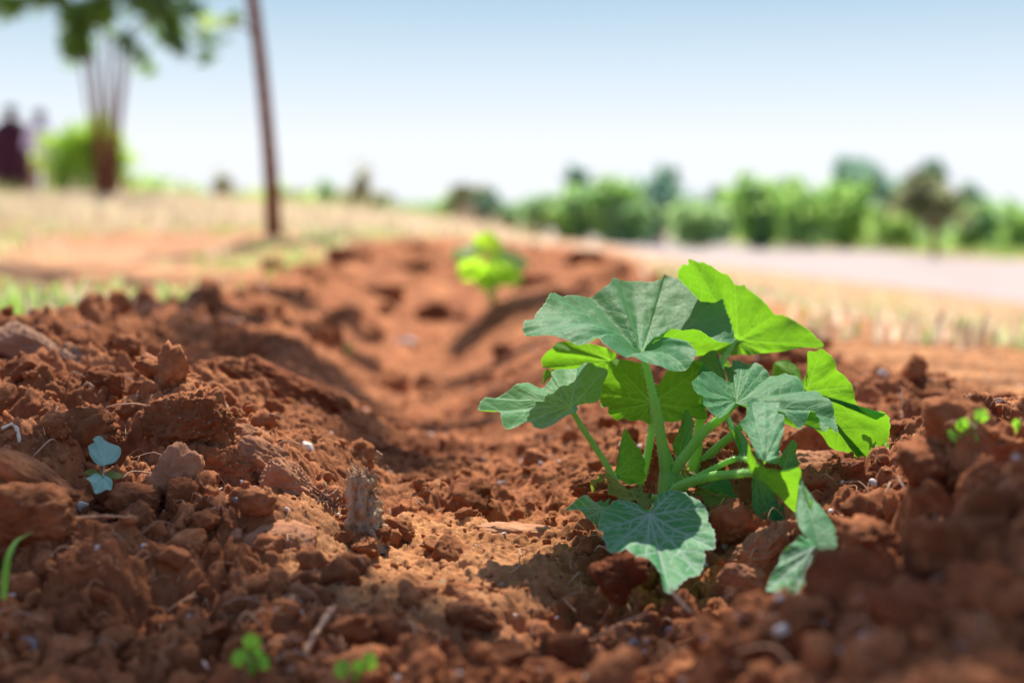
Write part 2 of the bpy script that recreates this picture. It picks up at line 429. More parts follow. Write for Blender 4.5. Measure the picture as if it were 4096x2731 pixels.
M['bark'] = plain_mat('tree_bark', (.14, .048, .024), (.26, .105, .055), 14, .9, None, 0, .8, .01, .15)
M['wood'] = plain_mat('splintered_wood', (.26, .125, .07), (.62, .43, .27), 55, .85, None, 0, 1.0, .002, .15, stretch=(3, 3, .5))
M['oldwood'] = plain_mat('weathered_wood', (.20, .10, .065), (.40, .23, .155), 60, .9, None, 0, 1.0, .002, .15, stretch=(.6, 2.5, 2.5))
M['twig'] = plain_mat('dry_twig', (.30, .15, .09), (.50, .33, .22), 90, .8, None, 0, .6, .0006)
M['root'] = plain_mat('fine_root', (.50, .24, .12), (.66, .40, .24), 120, .85, None, 0, .6, .0004)
M['straw'] = plain_mat('pale_root', (.55, .42, .30), (.72, .62, .50), 120, .8, None, 0, .6, .0004)
M['stone'] = plain_mat('pale_stone_chip', (.42, .34, .32), (.66, .58, .56), 90, .7, None, 0, .6, .001)
M['white'] = plain_mat('white_shell_chip', (.58, .50, .44), (.74, .69, .64), 90, .55, None, 0, .3, .0005)
M['grit'] = plain_mat('grey_grit', (.20, .14, .14), (.36, .29, .30), 90, .7, None, 0, .6, .001)
M['sprout'] = plain_mat('green_sprout', (.16, .42, .04), (.25, .55, .08), 80, .5, (.35, .75, .05), .45, .2, .0005)
M['bud'] = leaf_mat('seedling_true_leaf', (.16, .24, .05), (.16, .2, .05), (.3, .4, .04), (.3, .3, .1))

# ------------------------------------------------------------------ ground sheet
def build_ground():
    th_d = np.linspace(-26, 26, 1040)
    th_c = np.concatenate([np.linspace(-180, -26, 42)[:-1], th_d, np.linspace(26, 180, 42)[1:-1]])
    th = np.radians(th_c)
    rs = [.02]
    while rs[-1] < 900:
        r = rs[-1]
        if r < .38: s = .012
        elif r < .60: s = .0016
        elif r < 1.25: s = .00125
        elif r < 2.4: s = .0036 * r ** 1.5 / 1.4
        elif r < 6: s = .006 * r
        else: s = .03 * r
        rs.append(r + s)
    rs = np.array(rs)
    TH, RR = np.meshgrid(th, rs)
    X = (RR * np.sin(TH)); Y = (RR * np.cos(TH))
    Z = ground_z(X.ravel(), Y.ravel()).reshape(X.shape)
    nr, nc = X.shape
    V = np.stack([X, Y, Z], -1).reshape(-1, 3)
    i = np.arange(nr - 1)[:, None] * nc; j = np.arange(nc)[None]
    jn = (j + 1) % nc
    F = np.stack([i + j, i + nc + j, i + nc + jn, i + jn], -1).reshape(-1, 4)
    F = F[:, ::-1]
    x, y = V[:, 0], V[:, 1]
    till = tilled(x, y); r = np.hypot(x, y)
    cover = np.clip(floor_mask(x, y) * .8 + (1 - till) * .75, 0, 1)
    dry = (1 - till) * sstep(3.0, 9.0, r) * np.where(x > .05 * y + .3, .45, .9)
    band = sstep(5.6, 6.4, r) * sstep(10.5, 8.5, r) * sstep(-.12, -.2, x / np.maximum(y, .1)) * np.clip(fbm(x * .9, y * .6, 3, 2) + .9, 0, 1)
    dry = dry * (1 - .85 * band); cover = cover * (1 - .8 * band)
    green = (1 - till) * np.clip(sstep(.12, .5, road_d(x, y) / 6 - ROADW / 6) * .95 + .0, 0, 1) * sstep(8, 14, r)
    me = mesh_np('ground', V, F, True, {'cover': cover, 'dry': dry, 'green': green})
    o = link_mesh('ground', me, None, ground_mat())
    # centre cap so the sheet has no hole below the camera
    tag(o, 'red-brown tilled earth with a furrow running away between rough banks', 'ground', kind='structure')
build_ground()

def build_road():
    ys = np.concatenate([np.linspace(-40, 8, 20), np.linspace(9, 60, 90), np.linspace(64, 160, 20)])
    us = np.linspace(-ROADW, ROADW, 13)
    Yg, U = np.meshgrid(ys, us, indexing='ij')
    U = U + np.where(np.abs(U) > ROADW - .01, .18 * vnoise(Yg * .9, U * 3, 2), 0)
    X = 7.2 - (Yg - 12) * .09 + U
    g = ground_z(X.ravel(), Yg.ravel()).reshape(X.shape)
    Z = g + .02 - .02 * (np.abs(U) / ROADW) ** 4 + .01 * vnoise(X * 2, Yg * .4, 1)
    V = np.stack([X, Yg, Z], -1).reshape(-1, 3); n = len(us)
    i = np.arange(len(ys) - 1)[:, None] * n; j = np.arange(n - 1)[None]
    F = np.stack([i + j, i + j + 1, i + n + j + 1, i + n + j], -1).reshape(-1, 4)
    o = link_mesh('dirt_road', mesh_np('dirt_road', V, F), None, M['road'])
    tag(o, 'pale gravel track crossing behind the field on the right', 'road', kind='structure')
build_road()

# ------------------------------------------------------------------ shape helpers
def ico(sub):
    import bmesh
    bm = bmesh.new(); bmesh.ops.create_icosphere(bm, subdivisions=sub, radius=1)
    v = np.array([x.co[:] for x in bm.verts]); f = np.array([[q.index for q in x.verts] for x in bm.faces])
    bm.free(); return v, f
ICO = {k: ico(k) for k in (1, 2, 3, 4, 5, 6)}
def clod_shape(sub, seed, planes=9, flat=0, crumb=.1, scale3=2.2, hard=.75):
    """angular clod: a blunt box cut by random planes, with layered and crumbling faces"""
    v, f = ICO[sub]; r = np.random.default_rng(seed)
    d = v / np.linalg.norm(v, axis=1)[:, None]
    pw = r.uniform(3, 7)
    rad = (np.abs(d) ** pw).sum(1) ** (-1 / pw)
    for _ in range(planes):
        n = r.normal(size=3); n /= np.linalg.norm(n); h = r.uniform(.62, 1.08)
        dt = d @ n
        rad = np.where(dt > .05, np.minimum(rad, h / np.maximum(dt, .05)), rad)
    hd = .5 + .5 * hard
    rad = rad * hd + (1 - hd) * .9
    p = d * rad[:, None]
    o = seed % 50
    big = sub > 3
    nn = fbm3(p * scale3 + o, 5 if big else 3, 1, .62)
    lay = np.abs(fbm3(p * np.array([1.6, 1.6, 4.5]) * 1.5 + 9 + o, 4 if big else 2, 2))
    p = p * (1 + crumb * 2.0 * nn - crumb * 2.2 * lay + crumb * .5)[:, None]
    if sub > 4: p = p + d * ((fbm3(p * scale3 * 6, 4, 3, .75) - .6 * np.abs(fbm3(p * scale3 * 3, 3, 4))) * (.03 + crumb * .35))[:, None]
    return p, f
def rot(v, a, b, c):
    from mathutils import Euler
    return v @ np.array(Euler((a, b, c)).to_matrix()).T

def tube(path, rad, seg=12, rib=0.0, cap=True):
    """smooth tube along path (n,3) with radii"""
    path = np.asarray(path, float); rad = np.asarray(rad, float)
    n = len(path)
    tg = np.gradient(path, axis=0); tg /= np.linalg.norm(tg, axis=1)[:, None] + 1e-12
    up = np.array([0, 0, 1.0]) if abs(tg[0][2]) < .9 else np.array([1.0, 0, 0])
    a = np.cross(tg[0], up); a /= np.linalg.norm(a)
    V = []; frames = []
    for i in range(n):
        a = a - tg[i] * (a @ tg[i]); a /= np.linalg.norm(a); b = np.cross(tg[i], a)
        ang = np.linspace(0, 2 * math.pi, seg, endpoint=False)
        rr = rad[i] * (1 + rib * np.cos(ang * 5))
        V.append(path[i] + np.outer(np.cos(ang) * rr, a) + np.outer(np.sin(ang) * rr, b)); frames.append((a, b))
    V = np.concatenate(V)
    i = np.arange(n - 1)[:, None] * seg; j = np.arange(seg)[None]; jn = (j + 1) % seg
    F = np.stack([i + j, i + jn, i + seg + jn, i + seg + j], -1).reshape(-1, 4)
    if cap:
        V = np.vstack([V, path[0], path[-1]]); k = n * seg
        c1 = np.stack([np.full(seg, k), (np.arange(seg) + 1) % seg, np.arange(seg), np.full(seg, k)], -1)
        c2 = np.stack([np.full(seg, k + 1), (n - 1) * seg + np.arange(seg), (n - 1) * seg + (np.arange(seg) + 1) % seg, np.full(seg, k + 1)], -1)
        tri = np.concatenate([c1[:, :3], c2[:, :3]])
        F3 = np.concatenate([F[:, [0, 1, 2]], F[:, [0, 2, 3]], tri])
        return V, F3
    return V, np.concatenate([F[:, [0, 1, 2]], F[:, [0, 2, 3]]])
def join(parts):
    V = []; F = []; o = 0
    for v, f in parts:
        V.append(v); F.append(f + o); o += len(v)
    return np.concatenate(V), np.concatenate(F)
def spline(pts, n, closed=False):
    pts = np.asarray(pts, float); m = len(pts)
    if closed: idx = lambda i: pts[i % m]
    else: idx = lambda i: pts[min(max(i, 0), m - 1)]
    segs = m if closed else m - 1
    out = []
    for t in np.linspace(0, segs, n, endpoint=not closed):
        i = min(int(t), segs - 1); f = t - i
        p0, p1, p2, p3 = idx(i - 1), idx(i), idx(i + 1), idx(i + 2)
        out.append(.5 * (2 * p1 + (p2 - p0) * f + (2 * p0 - 5 * p1 + 4 * p2 - p3) * f * f + (3 * p1 - p0 - 3 * p2 + p3) * f ** 3))
    return np.array(out)

# ------------------------------------------------------------------ leaf builder
def leaf_mesh(fr, pts, center, tips=None, top=True, nt=300, ns=50, bulge=0.0, ripple=.0012, teeth=.008, pucker=.0014, seed=0, lift=None):
    """pts: outline (x, y, distance); center: petiole junction; fan surface with veins"""
    c = P(*fr(center[0], center[1]), center[2])
    B0 = np.array([P(*fr(p[0], p[1]), p[2]) for p in pts]); m = len(B0)
    ex = np.array([p[3] if len(p) > 3 else bulge for p in pts])
    Bs = spline(np.c_[B0, ex], nt * 3, closed=True)
    # even spacing by arc length
    seg = np.linalg.norm(np.diff(np.vstack([Bs[:, :3], Bs[:1, :3]]), axis=0), axis=1); L = np.r_[0, np.cumsum(seg)]
    q = np.linspace(0, L[-1], nt, endpoint=False)
    Bc = np.vstack([Bs, Bs[:1]]); B = np.stack([np.interp(q, L, Bc[:, k]) for k in range(4)], 1)
    bl = B[:, 3]; B = B[:, :3]
    D = B - c; Rr = np.linalg.norm(D, axis=1) + 1e-9; U = D / Rr[:, None]
    da = np.arccos(np.clip((U * np.roll(U, -1, 0)).sum(1), -1, 1)); th = np.r_[0, np.cumsum(da)[:-1]]
    s = np.linspace(0, 1, ns + 1)[1:] ** .9
    n_t = len(B)
    # mean orientation
    nrm = np.cross(D, np.roll(D, -1, 0)).sum(0); nrm /= np.linalg.norm(nrm) + 1e-12
    toc = np.array([0, 0, CAMZ]) - c
    if (nrm @ toc > 0) != top: flip = True; nrm = -nrm
    else: flip = False
    r_ = np.random.default_rng(seed + 100)
    # teeth along the margin
    k = int(L[-1] / .0055)
    tt = (np.arange(n_t) / n_t * k) % 1.0
    tooth = teeth * (1 - np.abs(tt - .3) / .7 * 1.6) * (.6 + .8 * np.interp(np.arange(n_t), np.linspace(0, n_t, 40), r_.random(40)))
    Se, Te = np.meshgrid(s, np.arange(n_t), indexing='ij')
    rs = Se * (1 + tooth[None, :] * np.clip((Se - .8) / .2, 0, 1))
    V = c + rs[..., None] * D[None]
    V = V + (4 * Se * (1 - Se) * bl[None, :])[..., None] * nrm
    fx = rs * Rr[None] * np.cos(th)[None]; fy = rs * Rr[None] * np.sin(th)[None]
    # veins
    if tips is None:
        T = th[-1]; want = [T * f for f in (.07, .2, .34, .5, .66, .8, .93)]
        ti = [int(np.argmin(np.abs(th - w))) for w in want]
    else:
        ti = []
        for t_ in tips:
            ti.append(int(np.argmin(np.linalg.norm(B - B0[t_], axis=1))))
    segs = []
    for a in ti:
        tipv = np.array([np.cos(th[a]), np.sin(th[a])]) * Rr[a]
        l = Rr[a]; w0 = .0011
        segs.append((np.zeros(2), tipv * .97, w0, w0 * .3))
        dirv = tipv / l; per = np.array([-dirv[1], dirv[0]])
        for sd in (-1, 1):
            f = r_.uniform(.16, .26)
            while f < .9:
                st = tipv * f; ln = l * (1 - f) * r_.uniform(.5, .7) + l * .05
                a1 = sd * r_.uniform(.72, .98)
                d1 = dirv * math.cos(a1) + per * math.sin(a1)
                mid = st + d1 * ln * .5
                a2 = a1 * .72; d2 = dirv * math.cos(a2) + per * math.sin(a2)
                en = mid + d2 * ln * .5
                segs.append((st, mid, w0 * .55, w0 * .4)); segs.append((mid, en, w0 * .4, w0 * .2))
                f += r_.uniform(.17, .24)
    px = fx.ravel(); py = fy.ravel(); vein = np.zeros_like(px); dm = np.full_like(px, 1.0); dmm = np.full_like(px, 1.0)
    for a_, b_, w1, w2 in segs:
        ab = b_ - a_; l2 = ab @ ab + 1e-12
        t = np.clip(((px - a_[0]) * ab[0] + (py - a_[1]) * ab[1]) / l2, 0, 1)
        d = np.hypot(px - a_[0] - t * ab[0], py - a_[1] - t * ab[1])
        w = w1 * (1 - t) + w2 * t
        vein = np.maximum(vein, np.exp(-(d / (w * .75)) ** 2) * np.clip(.35 + w / .0011 * .65, 0, 1))
        dm = np.minimum(dm, d)
        if w1 > .001: dmm = np.minimum(dmm, d)
    vein = np.maximum(vein, (Se.ravel() > .985) * .7)
    # puckering between veins and a wavy margin
    bump = pucker * .85 * (1 - np.exp(-(dmm / .0055) ** 1.5)) + pucker * .16 * (1 - np.exp(-(dm / .003) ** 2))
    bump = bump + .0050 * fbm(px * 20 + seed, py * 20, 2, 3) + .0009 * fbm(px * 120 + seed, py * 120, 2, 1)
    bump = bump.reshape(Se.shape)
    wave = ripple * (Se ** 3) * (1.3 * np.sin(th * 7 + seed)[None] + .5 * np.sin(th * 15 + 2.1 * seed)[None])
    fade = np.clip(Se / .12, 0, 1)
    V = V + ((bump * fade + wave))[..., None] * nrm
    V = np.vstack([c[None], V.reshape(-1, 3)])
    flat = np.vstack([[0, 0], np.c_[px, py]]) * 100
    vein = np.r_[1.0, vein]
    i = 1 + np.arange(ns - 1)[:, None] * n_t; j = np.arange(n_t)[None]; jn = (j + 1) % n_t
    F4 = np.stack([i + j, i + n_t + j, i + n_t + jn, i + jn], -1).reshape(-1, 4)
    F = np.concatenate([np.stack([np.zeros(n_t, int), 1 + np.arange(n_t), 1 + (np.arange(n_t) + 1) % n_t], -1), F4[:, [0, 1, 2]], F4[:, [0, 2, 3]]])
    if flip: F = F[:, ::-1]
    return V, F, np.c_[flat, np.full(len(flat), seed * 3.7)], vein
def add_leaf(parent, mat, patches, label=None, name='leaf'):
    Vs, Fs, Us, Ve = [], [], [], []; o = 0
    for kw in patches:
        v, f, u, ve = leaf_mesh(**kw)
        Vs.append(v); Fs.append(f + o); Us.append(u); Ve.append(ve); o += len(v)
    me = mesh_np(name, np.concatenate(Vs), np.concatenate(Fs), True, {'flat': np.concatenate(Us), 'vein': np.concatenate(Ve)})
    ob = link_mesh(name, me, parent, mat)
    if label: ob['label'] = label
    return ob
def add_stem(parent, pts, name='petiole', mat=None, hairs=0, rib=.11, n=None, seg=14, seed=0):
    """pts: (frame, x, y, distance, radius in metres)"""
    arr = np.array([[*P(*p[0](p[1], p[2]), p[3]), p[4] * (.70 if name == 'petiole' else .92)] for p in pts])
    n = n or 14 * len(pts)
    sp_ = spline(arr, n)
    V, F = tube(sp_[:, :3], np.maximum(sp_[:, 3], .0002), seg, rib)
    ob = link_mesh(name, mesh_np(name, V, F), parent, mat or M['stem'])
    if hairs:
        r_ = np.random.default_rng(seed + 5); hv = []; hf = []; o = 0
        tg = np.gradient(sp_[:, :3], axis=0)
        for _ in range(int(hairs * 1.6)):
            k = r_.integers(1, n - 1); base = sp_[k, :3] + r_.uniform(0, 1) * tg[k]
            t = tg[k] / np.linalg.norm(tg[k]); d = r_.normal(size=3); d -= t * (d @ t); d /= np.linalg.norm(d)
            base = base + d * sp_[k, 3] * .95
            d2 = d * 1 + t * r_.uniform(-.1, .5); d2 /= np.linalg.norm(d2)
            ln = r_.uniform(.0009, .0026); w = np.cross(d2, t); w /= np.linalg.norm(w); rr = .00012
            e = np.cross(w, d2)
            hv += [base + w * rr, base - w * rr * .5 + e * rr * .86, base - w * rr * .5 - e * rr * .86, base + d2 * ln]
            hf += [(o, o + 1, o + 3), (o + 1, o + 2, o + 3), (o + 2, o, o + 3)]; o += 4
        h = link_mesh('hairs', mesh_np('hairs', np.array(hv), np.array(hf)), ob, M['hair']); tag(h, kind='stuff')
    return ob

exec_marker = None
# ------------------------------------------------------------------ the squash plant
base = P(*fC(930, 790), .862)
plant = empty('squash_plant', tuple(base))
tag(plant, 'large young squash plant with broad green leaves in focus beside the furrow', 'squash plant', 'squash seedlings planted along the furrow')

add_stem(plant, [(fC,926,830,.862,.0066),(fC,928,740,.862,.0064),(fC,932,650,.862,.0065),(fC,935,560,.862,.0058)], 'stem', hairs=160, seed=1)
# petioles
add_stem(plant, [(fC,925,640,.862,.005),(fC,905,520,.86,.0048),(fC,880,350,.857,.0044),(fC,848,150,.855,.0040),(fC,815,0,.855,.0036),(fC,770,-200,.86,.0031),(fA,1190,850,.866,.0028)], hairs=320, seed=2)
add_stem(plant, [(fC,900,770,.865,.003),(fC,700,760,.86,.0028),(fC,560,700,.85,.0026),(fC,495,600,.848,.0025),(fC,440,500,.846,.0025),(fC,350,360,.843,.0024),(fC,260,225,.84,.0023),(fC,170,75,.84,.0020)], hairs=260, seed=3)
add_stem(plant, [(fC,700,780,.885,.0036),(fC,690,690,.885,.0036),(fC,735,560,.885,.0034),(fC,775,380,.888,.0031),(fC,800,190,.89,.0028),(fC,800,19,.893,.0026)], hairs=220, seed=4)
add_stem(plant, [(fC,940,640,.862,.0045),(fC,975,560,.86,.0045),(fC,1060,440,.855,.0043),(fC,1210,250,.85,.0038),(fC,1370,115,.845,.0033),(fC,1450,25,.842,.0028)], hairs=240, seed=5)
add_stem(plant, [(fC,1110,640,.90,.0055),(fC,1122,540,.90,.0056),(fC,1150,380,.90,.0048),(fC,1180,150,.90,.0042),(fC,1215,-60,.905,.0036),(fB,455,1080,.915,.003),(fB,490,950,.925,.003),(fB,530,880,.932,.0026),(fB,620,755,.94,.002)], hairs=260, seed=6)
add_stem(plant, [(fC,1125,600,.90,.004),(fC,1180,500,.90,.0042),(fC,1300,380,.895,.0036),(fC,1430,270,.89,.0034),(fC,1540,165,.89,.0032),(fE,600,120,.88,.003),(fB,1100,1230,.888,.0026),(fB,1195,1180,.892,.0022)], hairs=240, seed=7)
add_stem(plant, [(fC,960,690,.855,.0026),(fC,1080,640,.85,.003),(fC,1220,570,.842,.0026),(fC,1400,480,.835,.0023),(fC,1500,455,.83,.0022),(fE,420,570,.78,.0022),(fE,470,600,.765,.0018)], hairs=160, seed=8)
add_stem(plant, [(fC,930,740,.858,.003),(fC,1000,690,.85,.0044),(fC,1110,640,.84,.0042),(fC,1300,592,.825,.0036),(fC,1480,580,.81,.0032),(fE,380,645,.775,.003),(fE,450,650,.762,.0026)], hairs=120, seed=9)
add_stem(plant, [(fC,905,350,.872,.0014),(fC,935,440,.872,.002),(fC,980,540,.872,.0024),(fC,1050,660,.874,.0026),(fC,1060,740,.875,.0026)], hairs=60, seed=10)
add_stem(plant, [(fC,540,720,.862,.0018),(fC,515,640,.862,.0018),(fC,512,590,.862,.0014)], seed=11)
add_stem(plant, [(fC,985,640,.868,.002),(fC,1000,540,.868,.002),(fC,1005,440,.868,.0014)], hairs=40, seed=12)
add_stem(plant, [(fC,925,770,.855,.003),(fC,880,790,.835,.0028),(fC,835,830,.812,.0024),(fC,785,872,.80,.002)], hairs=20, seed=13)

LF = M['leaf']
# 1 the big top leaf
add_leaf(plant, LF, [dict(fr=fA, center=(1185,840,.866), top=True, nt=620, ns=110, seed=1, ripple=.0012, pucker=.0016, pts=[
 (1235,775,0.869,.0),(1275,735,0.871,.0),(1310,690,0.869,.0),(1400,668,0.866,.001),(1520,680,0.869,.002),(1680,695,0.877,.002),(1820,738,0.885,.002),(1965,742,0.893,.002),
 (1925,650,0.905,-.002),(1880,540,0.919,-.004),(1830,405,0.935,-.005),(1730,355,0.942,-.006),(1600,300,0.950,-.006),(1500,242,0.955,-.006),(1385,198,0.958,-.006),(1350,240,0.952,-.005),
 (1240,280,0.950,-.004),(1110,297,0.948,-.004),(1010,288,0.942,-.002),(945,280,0.932,-.001),(905,335,0.923,-.002),(780,400,0.915,-.003),(640,402,0.905,-.003),(520,420,0.896,-.002),
 (435,398,0.888,.0),(375,460,0.874,.001),(300,560,0.861,.003),(262,640,0.848,.006),(205,635,0.834,.008),(192,745,0.820,.009),(300,752,0.815,.009),(400,742,0.812,.009),(540,775,0.807,.008),
 (650,815,0.803,.006),(740,790,0.804,.006),(810,765,0.807,.005),(850,840,0.801,.004),(920,910,0.798,.003),(1040,938,0.800,.002),(1100,918,0.804,.002),(1200,948,0.804,.003),(1330,980,0.804,.005),
 (1440,1005,0.805,.006),(1560,990,0.812,.006),(1625,920,0.820,.006),(1635,860,0.827,.006),(1600,790,0.834,.006),(1540,735,0.842,.005),(1450,710,0.848,.004),(1350,715,0.855,.002),(1275,745,0.861,.001)],
 tips=[7,10,14,18,21,24,28,34,38,43])], 'broad blue-green top leaf, the largest, partly shaded on its right')
# 2 bright leaf behind at top right
add_leaf(plant, LF, [dict(fr=fB, center=(625,752,.94), top=False, nt=560, ns=90, seed=2, ripple=.0012, pucker=.0015, pts=[
 (510,925,.932),(480,860,.935),(440,875,.938),(360,880,.94),(280,890,.94),(225,820,.94),(200,740,.94),(240,620,.945),(330,520,.945),(330,400,.94),(240,330,.932),(160,265,.928),(130,225,.926),(132,190,.925),(165,130,.922),
 (215,122,.921),(218,90,.92),(240,78,.92),(290,102,.921),(350,110,.922),(430,148,.924),(475,182,.925),(540,205,.926),(572,250,.928),(600,285,.929),(645,292,.93),(680,290,.931),(700,318,.932),(780,375,.935),
 (870,455,.938),(935,535,.942),(1010,550,.945),(1080,580,.948),(1160,628,.95),(1240,680,.952),(1290,735,.954),(1350,790,.956),(1310,822,.955),(1220,818,.954),(1140,825,.952),(1000,850,.948),(880,865,.945),(740,876,.94),(620,872,.936),(560,890,.934)],
 tips=[6,12,17,24,30,36,41])], 'bright sunlit leaf standing up behind the top leaf, seen from below')
# 3 central leaf seen from below
add_leaf(plant, LF, [dict(fr=fA, center=(1275,1270,.893), top=False, nt=460, ns=76, seed=3, pts=[
 (1310,1120,.90),(1200,960,.905),(1050,900,.905),(930,915,.902),(900,980,.90),(870,1060,.897),(838,1170,.893),(845,1240,.89),(850,1310,.888),(903,1308,.887),(905,1350,.886),(940,1385,.886),(985,1415,.885),
 (1015,1400,.885),(1060,1393,.885),(1100,1420,.885),(1150,1430,.885),(1195,1425,.885),(1240,1440,.885),(1300,1425,.886),(1360,1430,.887),(1430,1415,.887),(1500,1415,.888),(1590,1390,.89),(1640,1400,.891),
 (1730,1405,.893),(1725,1330,.895),(1720,1240,.898),(1700,1120,.902),(1680,1000,.905),(1600,900,.91),(1480,900,.91),(1400,1000,.905)],
 tips=[3,6,10,16,22,26,29])], 'mid green leaf behind the main petiole, seen from below')
# 4 bright leaf at left behind
add_leaf(plant, LF, [dict(fr=fA, center=(930,930,.945), top=False, nt=300, ns=50, seed=4, pts=[
 (960,870,.945),(820,800,.94),(640,770,.938),(500,772,.935),(440,818,.93),(395,860,.93),(363,910,.93),(370,975,.93),(398,985,.93),(560,1010,.935),(750,1015,.94),(900,1012,.945),(960,990,.945)],
 tips=[2,4,7,10]),
 dict(fr=fA, center=(440,1010,.935), top=True, nt=90, ns=16, seed=5, pts=[(400,985,.93),(380,1005,.925),(352,1042,.92),(360,1080,.92),(378,1112,.92),(420,1065,.925),(480,1020,.93)])],
 'bright yellow-green leaf under the left edge of the top leaf')
# 5 left leaf
add_leaf(plant, M['leaf_pale'], [dict(fr=fZ, center=(505,712,.842), top=True, nt=460, ns=76, seed=6, ripple=.0009, pucker=.002, pts=[
 (532,706,0.842),(560,695,0.847),(625,672,0.860),(632,640,0.868),(655,590,0.880),(650,562,0.885),(610,560,0.887),(585,548,0.888),(560,542,0.887),(530,550,0.885),(480,557,0.884),(425,575,0.874),(420,600,0.868),(395,622,0.858),
 (360,620,0.855),(330,612,0.855),(290,625,0.847),(250,642,0.839),(200,655,0.831),(168,676,0.823),(152,665,0.820),(130,680,0.815),(118,712,0.807),(140,715,0.807),(165,716,0.808),(208,732,0.807),(212,760,0.800),(235,790,0.794),(280,785,0.794),
 (332,780,0.794),(350,805,0.791),(385,812,0.791),(430,800,0.794),(480,775,0.804),(515,748,0.816),(535,720,0.826),(528,706,0.836)],
 tips=[2,5,9,13,18,22,27,31,34])], 'pale leaf reaching left over the furrow')
# 6 right middle leaf
add_leaf(plant, LF, [dict(fr=fB, center=(612,1275,.842), top=True, nt=560, ns=80, seed=7, ripple=.0014, pucker=.002, pts=[
 (600,1255,0.847),(605,1180,0.860),(560,1110,0.873),(540,1050,0.887),(512,990,0.899),(560,985,0.900),(590,965,0.901),(582,915,0.904),(620,898,0.904),(665,895,0.904),(710,912,0.904),(730,928,0.903),(790,935,0.901),(850,985,0.897),(885,1050,0.893),(895,1075,0.891),
 (950,1065,0.891),(1005,1046,0.892),(1045,1065,0.889),(1075,1092,0.887),(1110,1100,0.884),(1160,1135,0.877),(1190,1190,0.866),(1235,1200,0.862),(1290,1230,0.856),(1330,1270,0.849),(1365,1300,0.843),(1410,1340,0.837),(1440,1400,0.828),(1452,1480,0.820),(1455,1552,0.812),
 (1420,1535,0.811),(1390,1500,0.812),(1360,1530,0.808),(1325,1525,0.810),(1310,1480,0.812),(1290,1440,0.815),(1235,1402,0.818),(1205,1435,0.812),(1150,1482,0.807),(1110,1450,0.808),(1060,1400,0.812),(970,1345,0.819),(860,1330,0.823),(740,1330,0.826),(660,1300,0.831)],
 tips=[5,9,13,17,22,28,33,39,43]),
 dict(fr=fB, center=(605,1272,.842), top=True, nt=300, ns=50, seed=8, ripple=.0008, pucker=.0018, pts=[
 (602,1230,0.846),(600,1180,0.850),(570,1120,0.855),(525,1075,0.857),(440,1035,0.859),(375,1022,0.857),(315,1045,0.850),(275,1080,0.842),(243,1115,0.834),(248,1160,0.828),(300,1195,0.822),(345,1215,0.821),(350,1260,0.817),(342,1300,0.811),
 (368,1325,0.808),(380,1370,0.804),(430,1395,0.803),(470,1408,0.804),(530,1370,0.811),(575,1330,0.822),(605,1300,0.834)],
 tips=[2,5,8,12,16])], 'crinkled dark leaf right of centre with brown flecks and a sunlit tip')
# dark lobe behind it
add_leaf(plant, LF, [dict(fr=fB, center=(560,1130,.90), top=True, nt=200, ns=34, seed=9, pts=[
 (590,1170,.90),(560,1080,.905),(480,960,.912),(440,910,.914),(440,872,.916),(395,860,.916),(335,878,.914),(285,915,.91),(255,945,.905),(330,960,.90),(300,1040,.895),(400,1120,.89),(480,1160,.89)]),
 ], 'small dark crumpled leaf tucked behind the centre')
# 7 folded pale leaf at the front right
add_leaf(plant, M['leaf_pale'], [
 dict(fr=fE, center=(505,590,.758), top=True, nt=300, ns=56, seed=10, ripple=.0014, pucker=.002, pts=[
 (470,570,0.760),(435,520,0.766),(405,440,0.775),(375,360,0.784),(348,322,0.788),(385,285,0.792),(392,220,0.799),(393,165,0.805),(420,142,0.808),(460,133,0.809),(500,150,0.807),(560,162,0.806),(612,165,0.805),(600,200,0.801),(588,245,0.796),(632,280,0.792),
 (637,350,0.785),(625,420,0.777),(600,500,0.768),(605,560,0.761),(595,600,0.757),(545,602,0.757)], tips=[4,8,12,16]),
 dict(fr=fE, center=(455,620,.761), top=False, nt=300, ns=56, seed=11, ripple=.0006, pucker=.001, pts=[
 (400,555,0.759),(398,500,0.756),(402,460,0.754),(430,520,0.757),(470,578,0.758),(520,592,0.758),(580,605,0.756),(650,622,0.755),(700,612,0.753),(735,602,0.752),(748,640,0.753),(747,700,0.756),(738,790,0.761),(715,918,0.768),(660,860,0.767),(600,780,0.765),(540,715,0.763),(480,672,0.763),(430,640,0.763)],
 tips=[9,13]),
 dict(fr=fE, center=(735,700,.751), top=True, nt=300, ns=56, seed=12, ripple=.0008, pucker=.0012, pts=[
 (748,690,0.752),(765,760,0.744),(800,870,0.731),(850,925,0.725),(900,950,0.722),(960,985,0.718),(1003,1022,0.713),(1000,1090,0.705),(985,1118,0.702),(930,1120,0.702),(890,1150,0.699),(850,1110,0.703),(800,1075,0.707),(765,1050,0.710),(735,1000,0.716),(718,950,0.722),(712,910,0.726),(730,800,0.739)],
 tips=[6,10,14])], 'pale leaf folded over at the front right, glowing green in its fold')
add_leaf(plant, M['leaf_pale'], [dict(fr=fE, center=(640,612,.835), top=True, nt=120, ns=24, seed=13, pts=[(590,600,.832),(605,545,.834),(640,495,.838),(692,430,.842),(715,480,.842),(726,540,.84),(724,600,.836),(660,625,.832)], tips=[3])], 'pointed grey-green leaf behind the folded leaf')
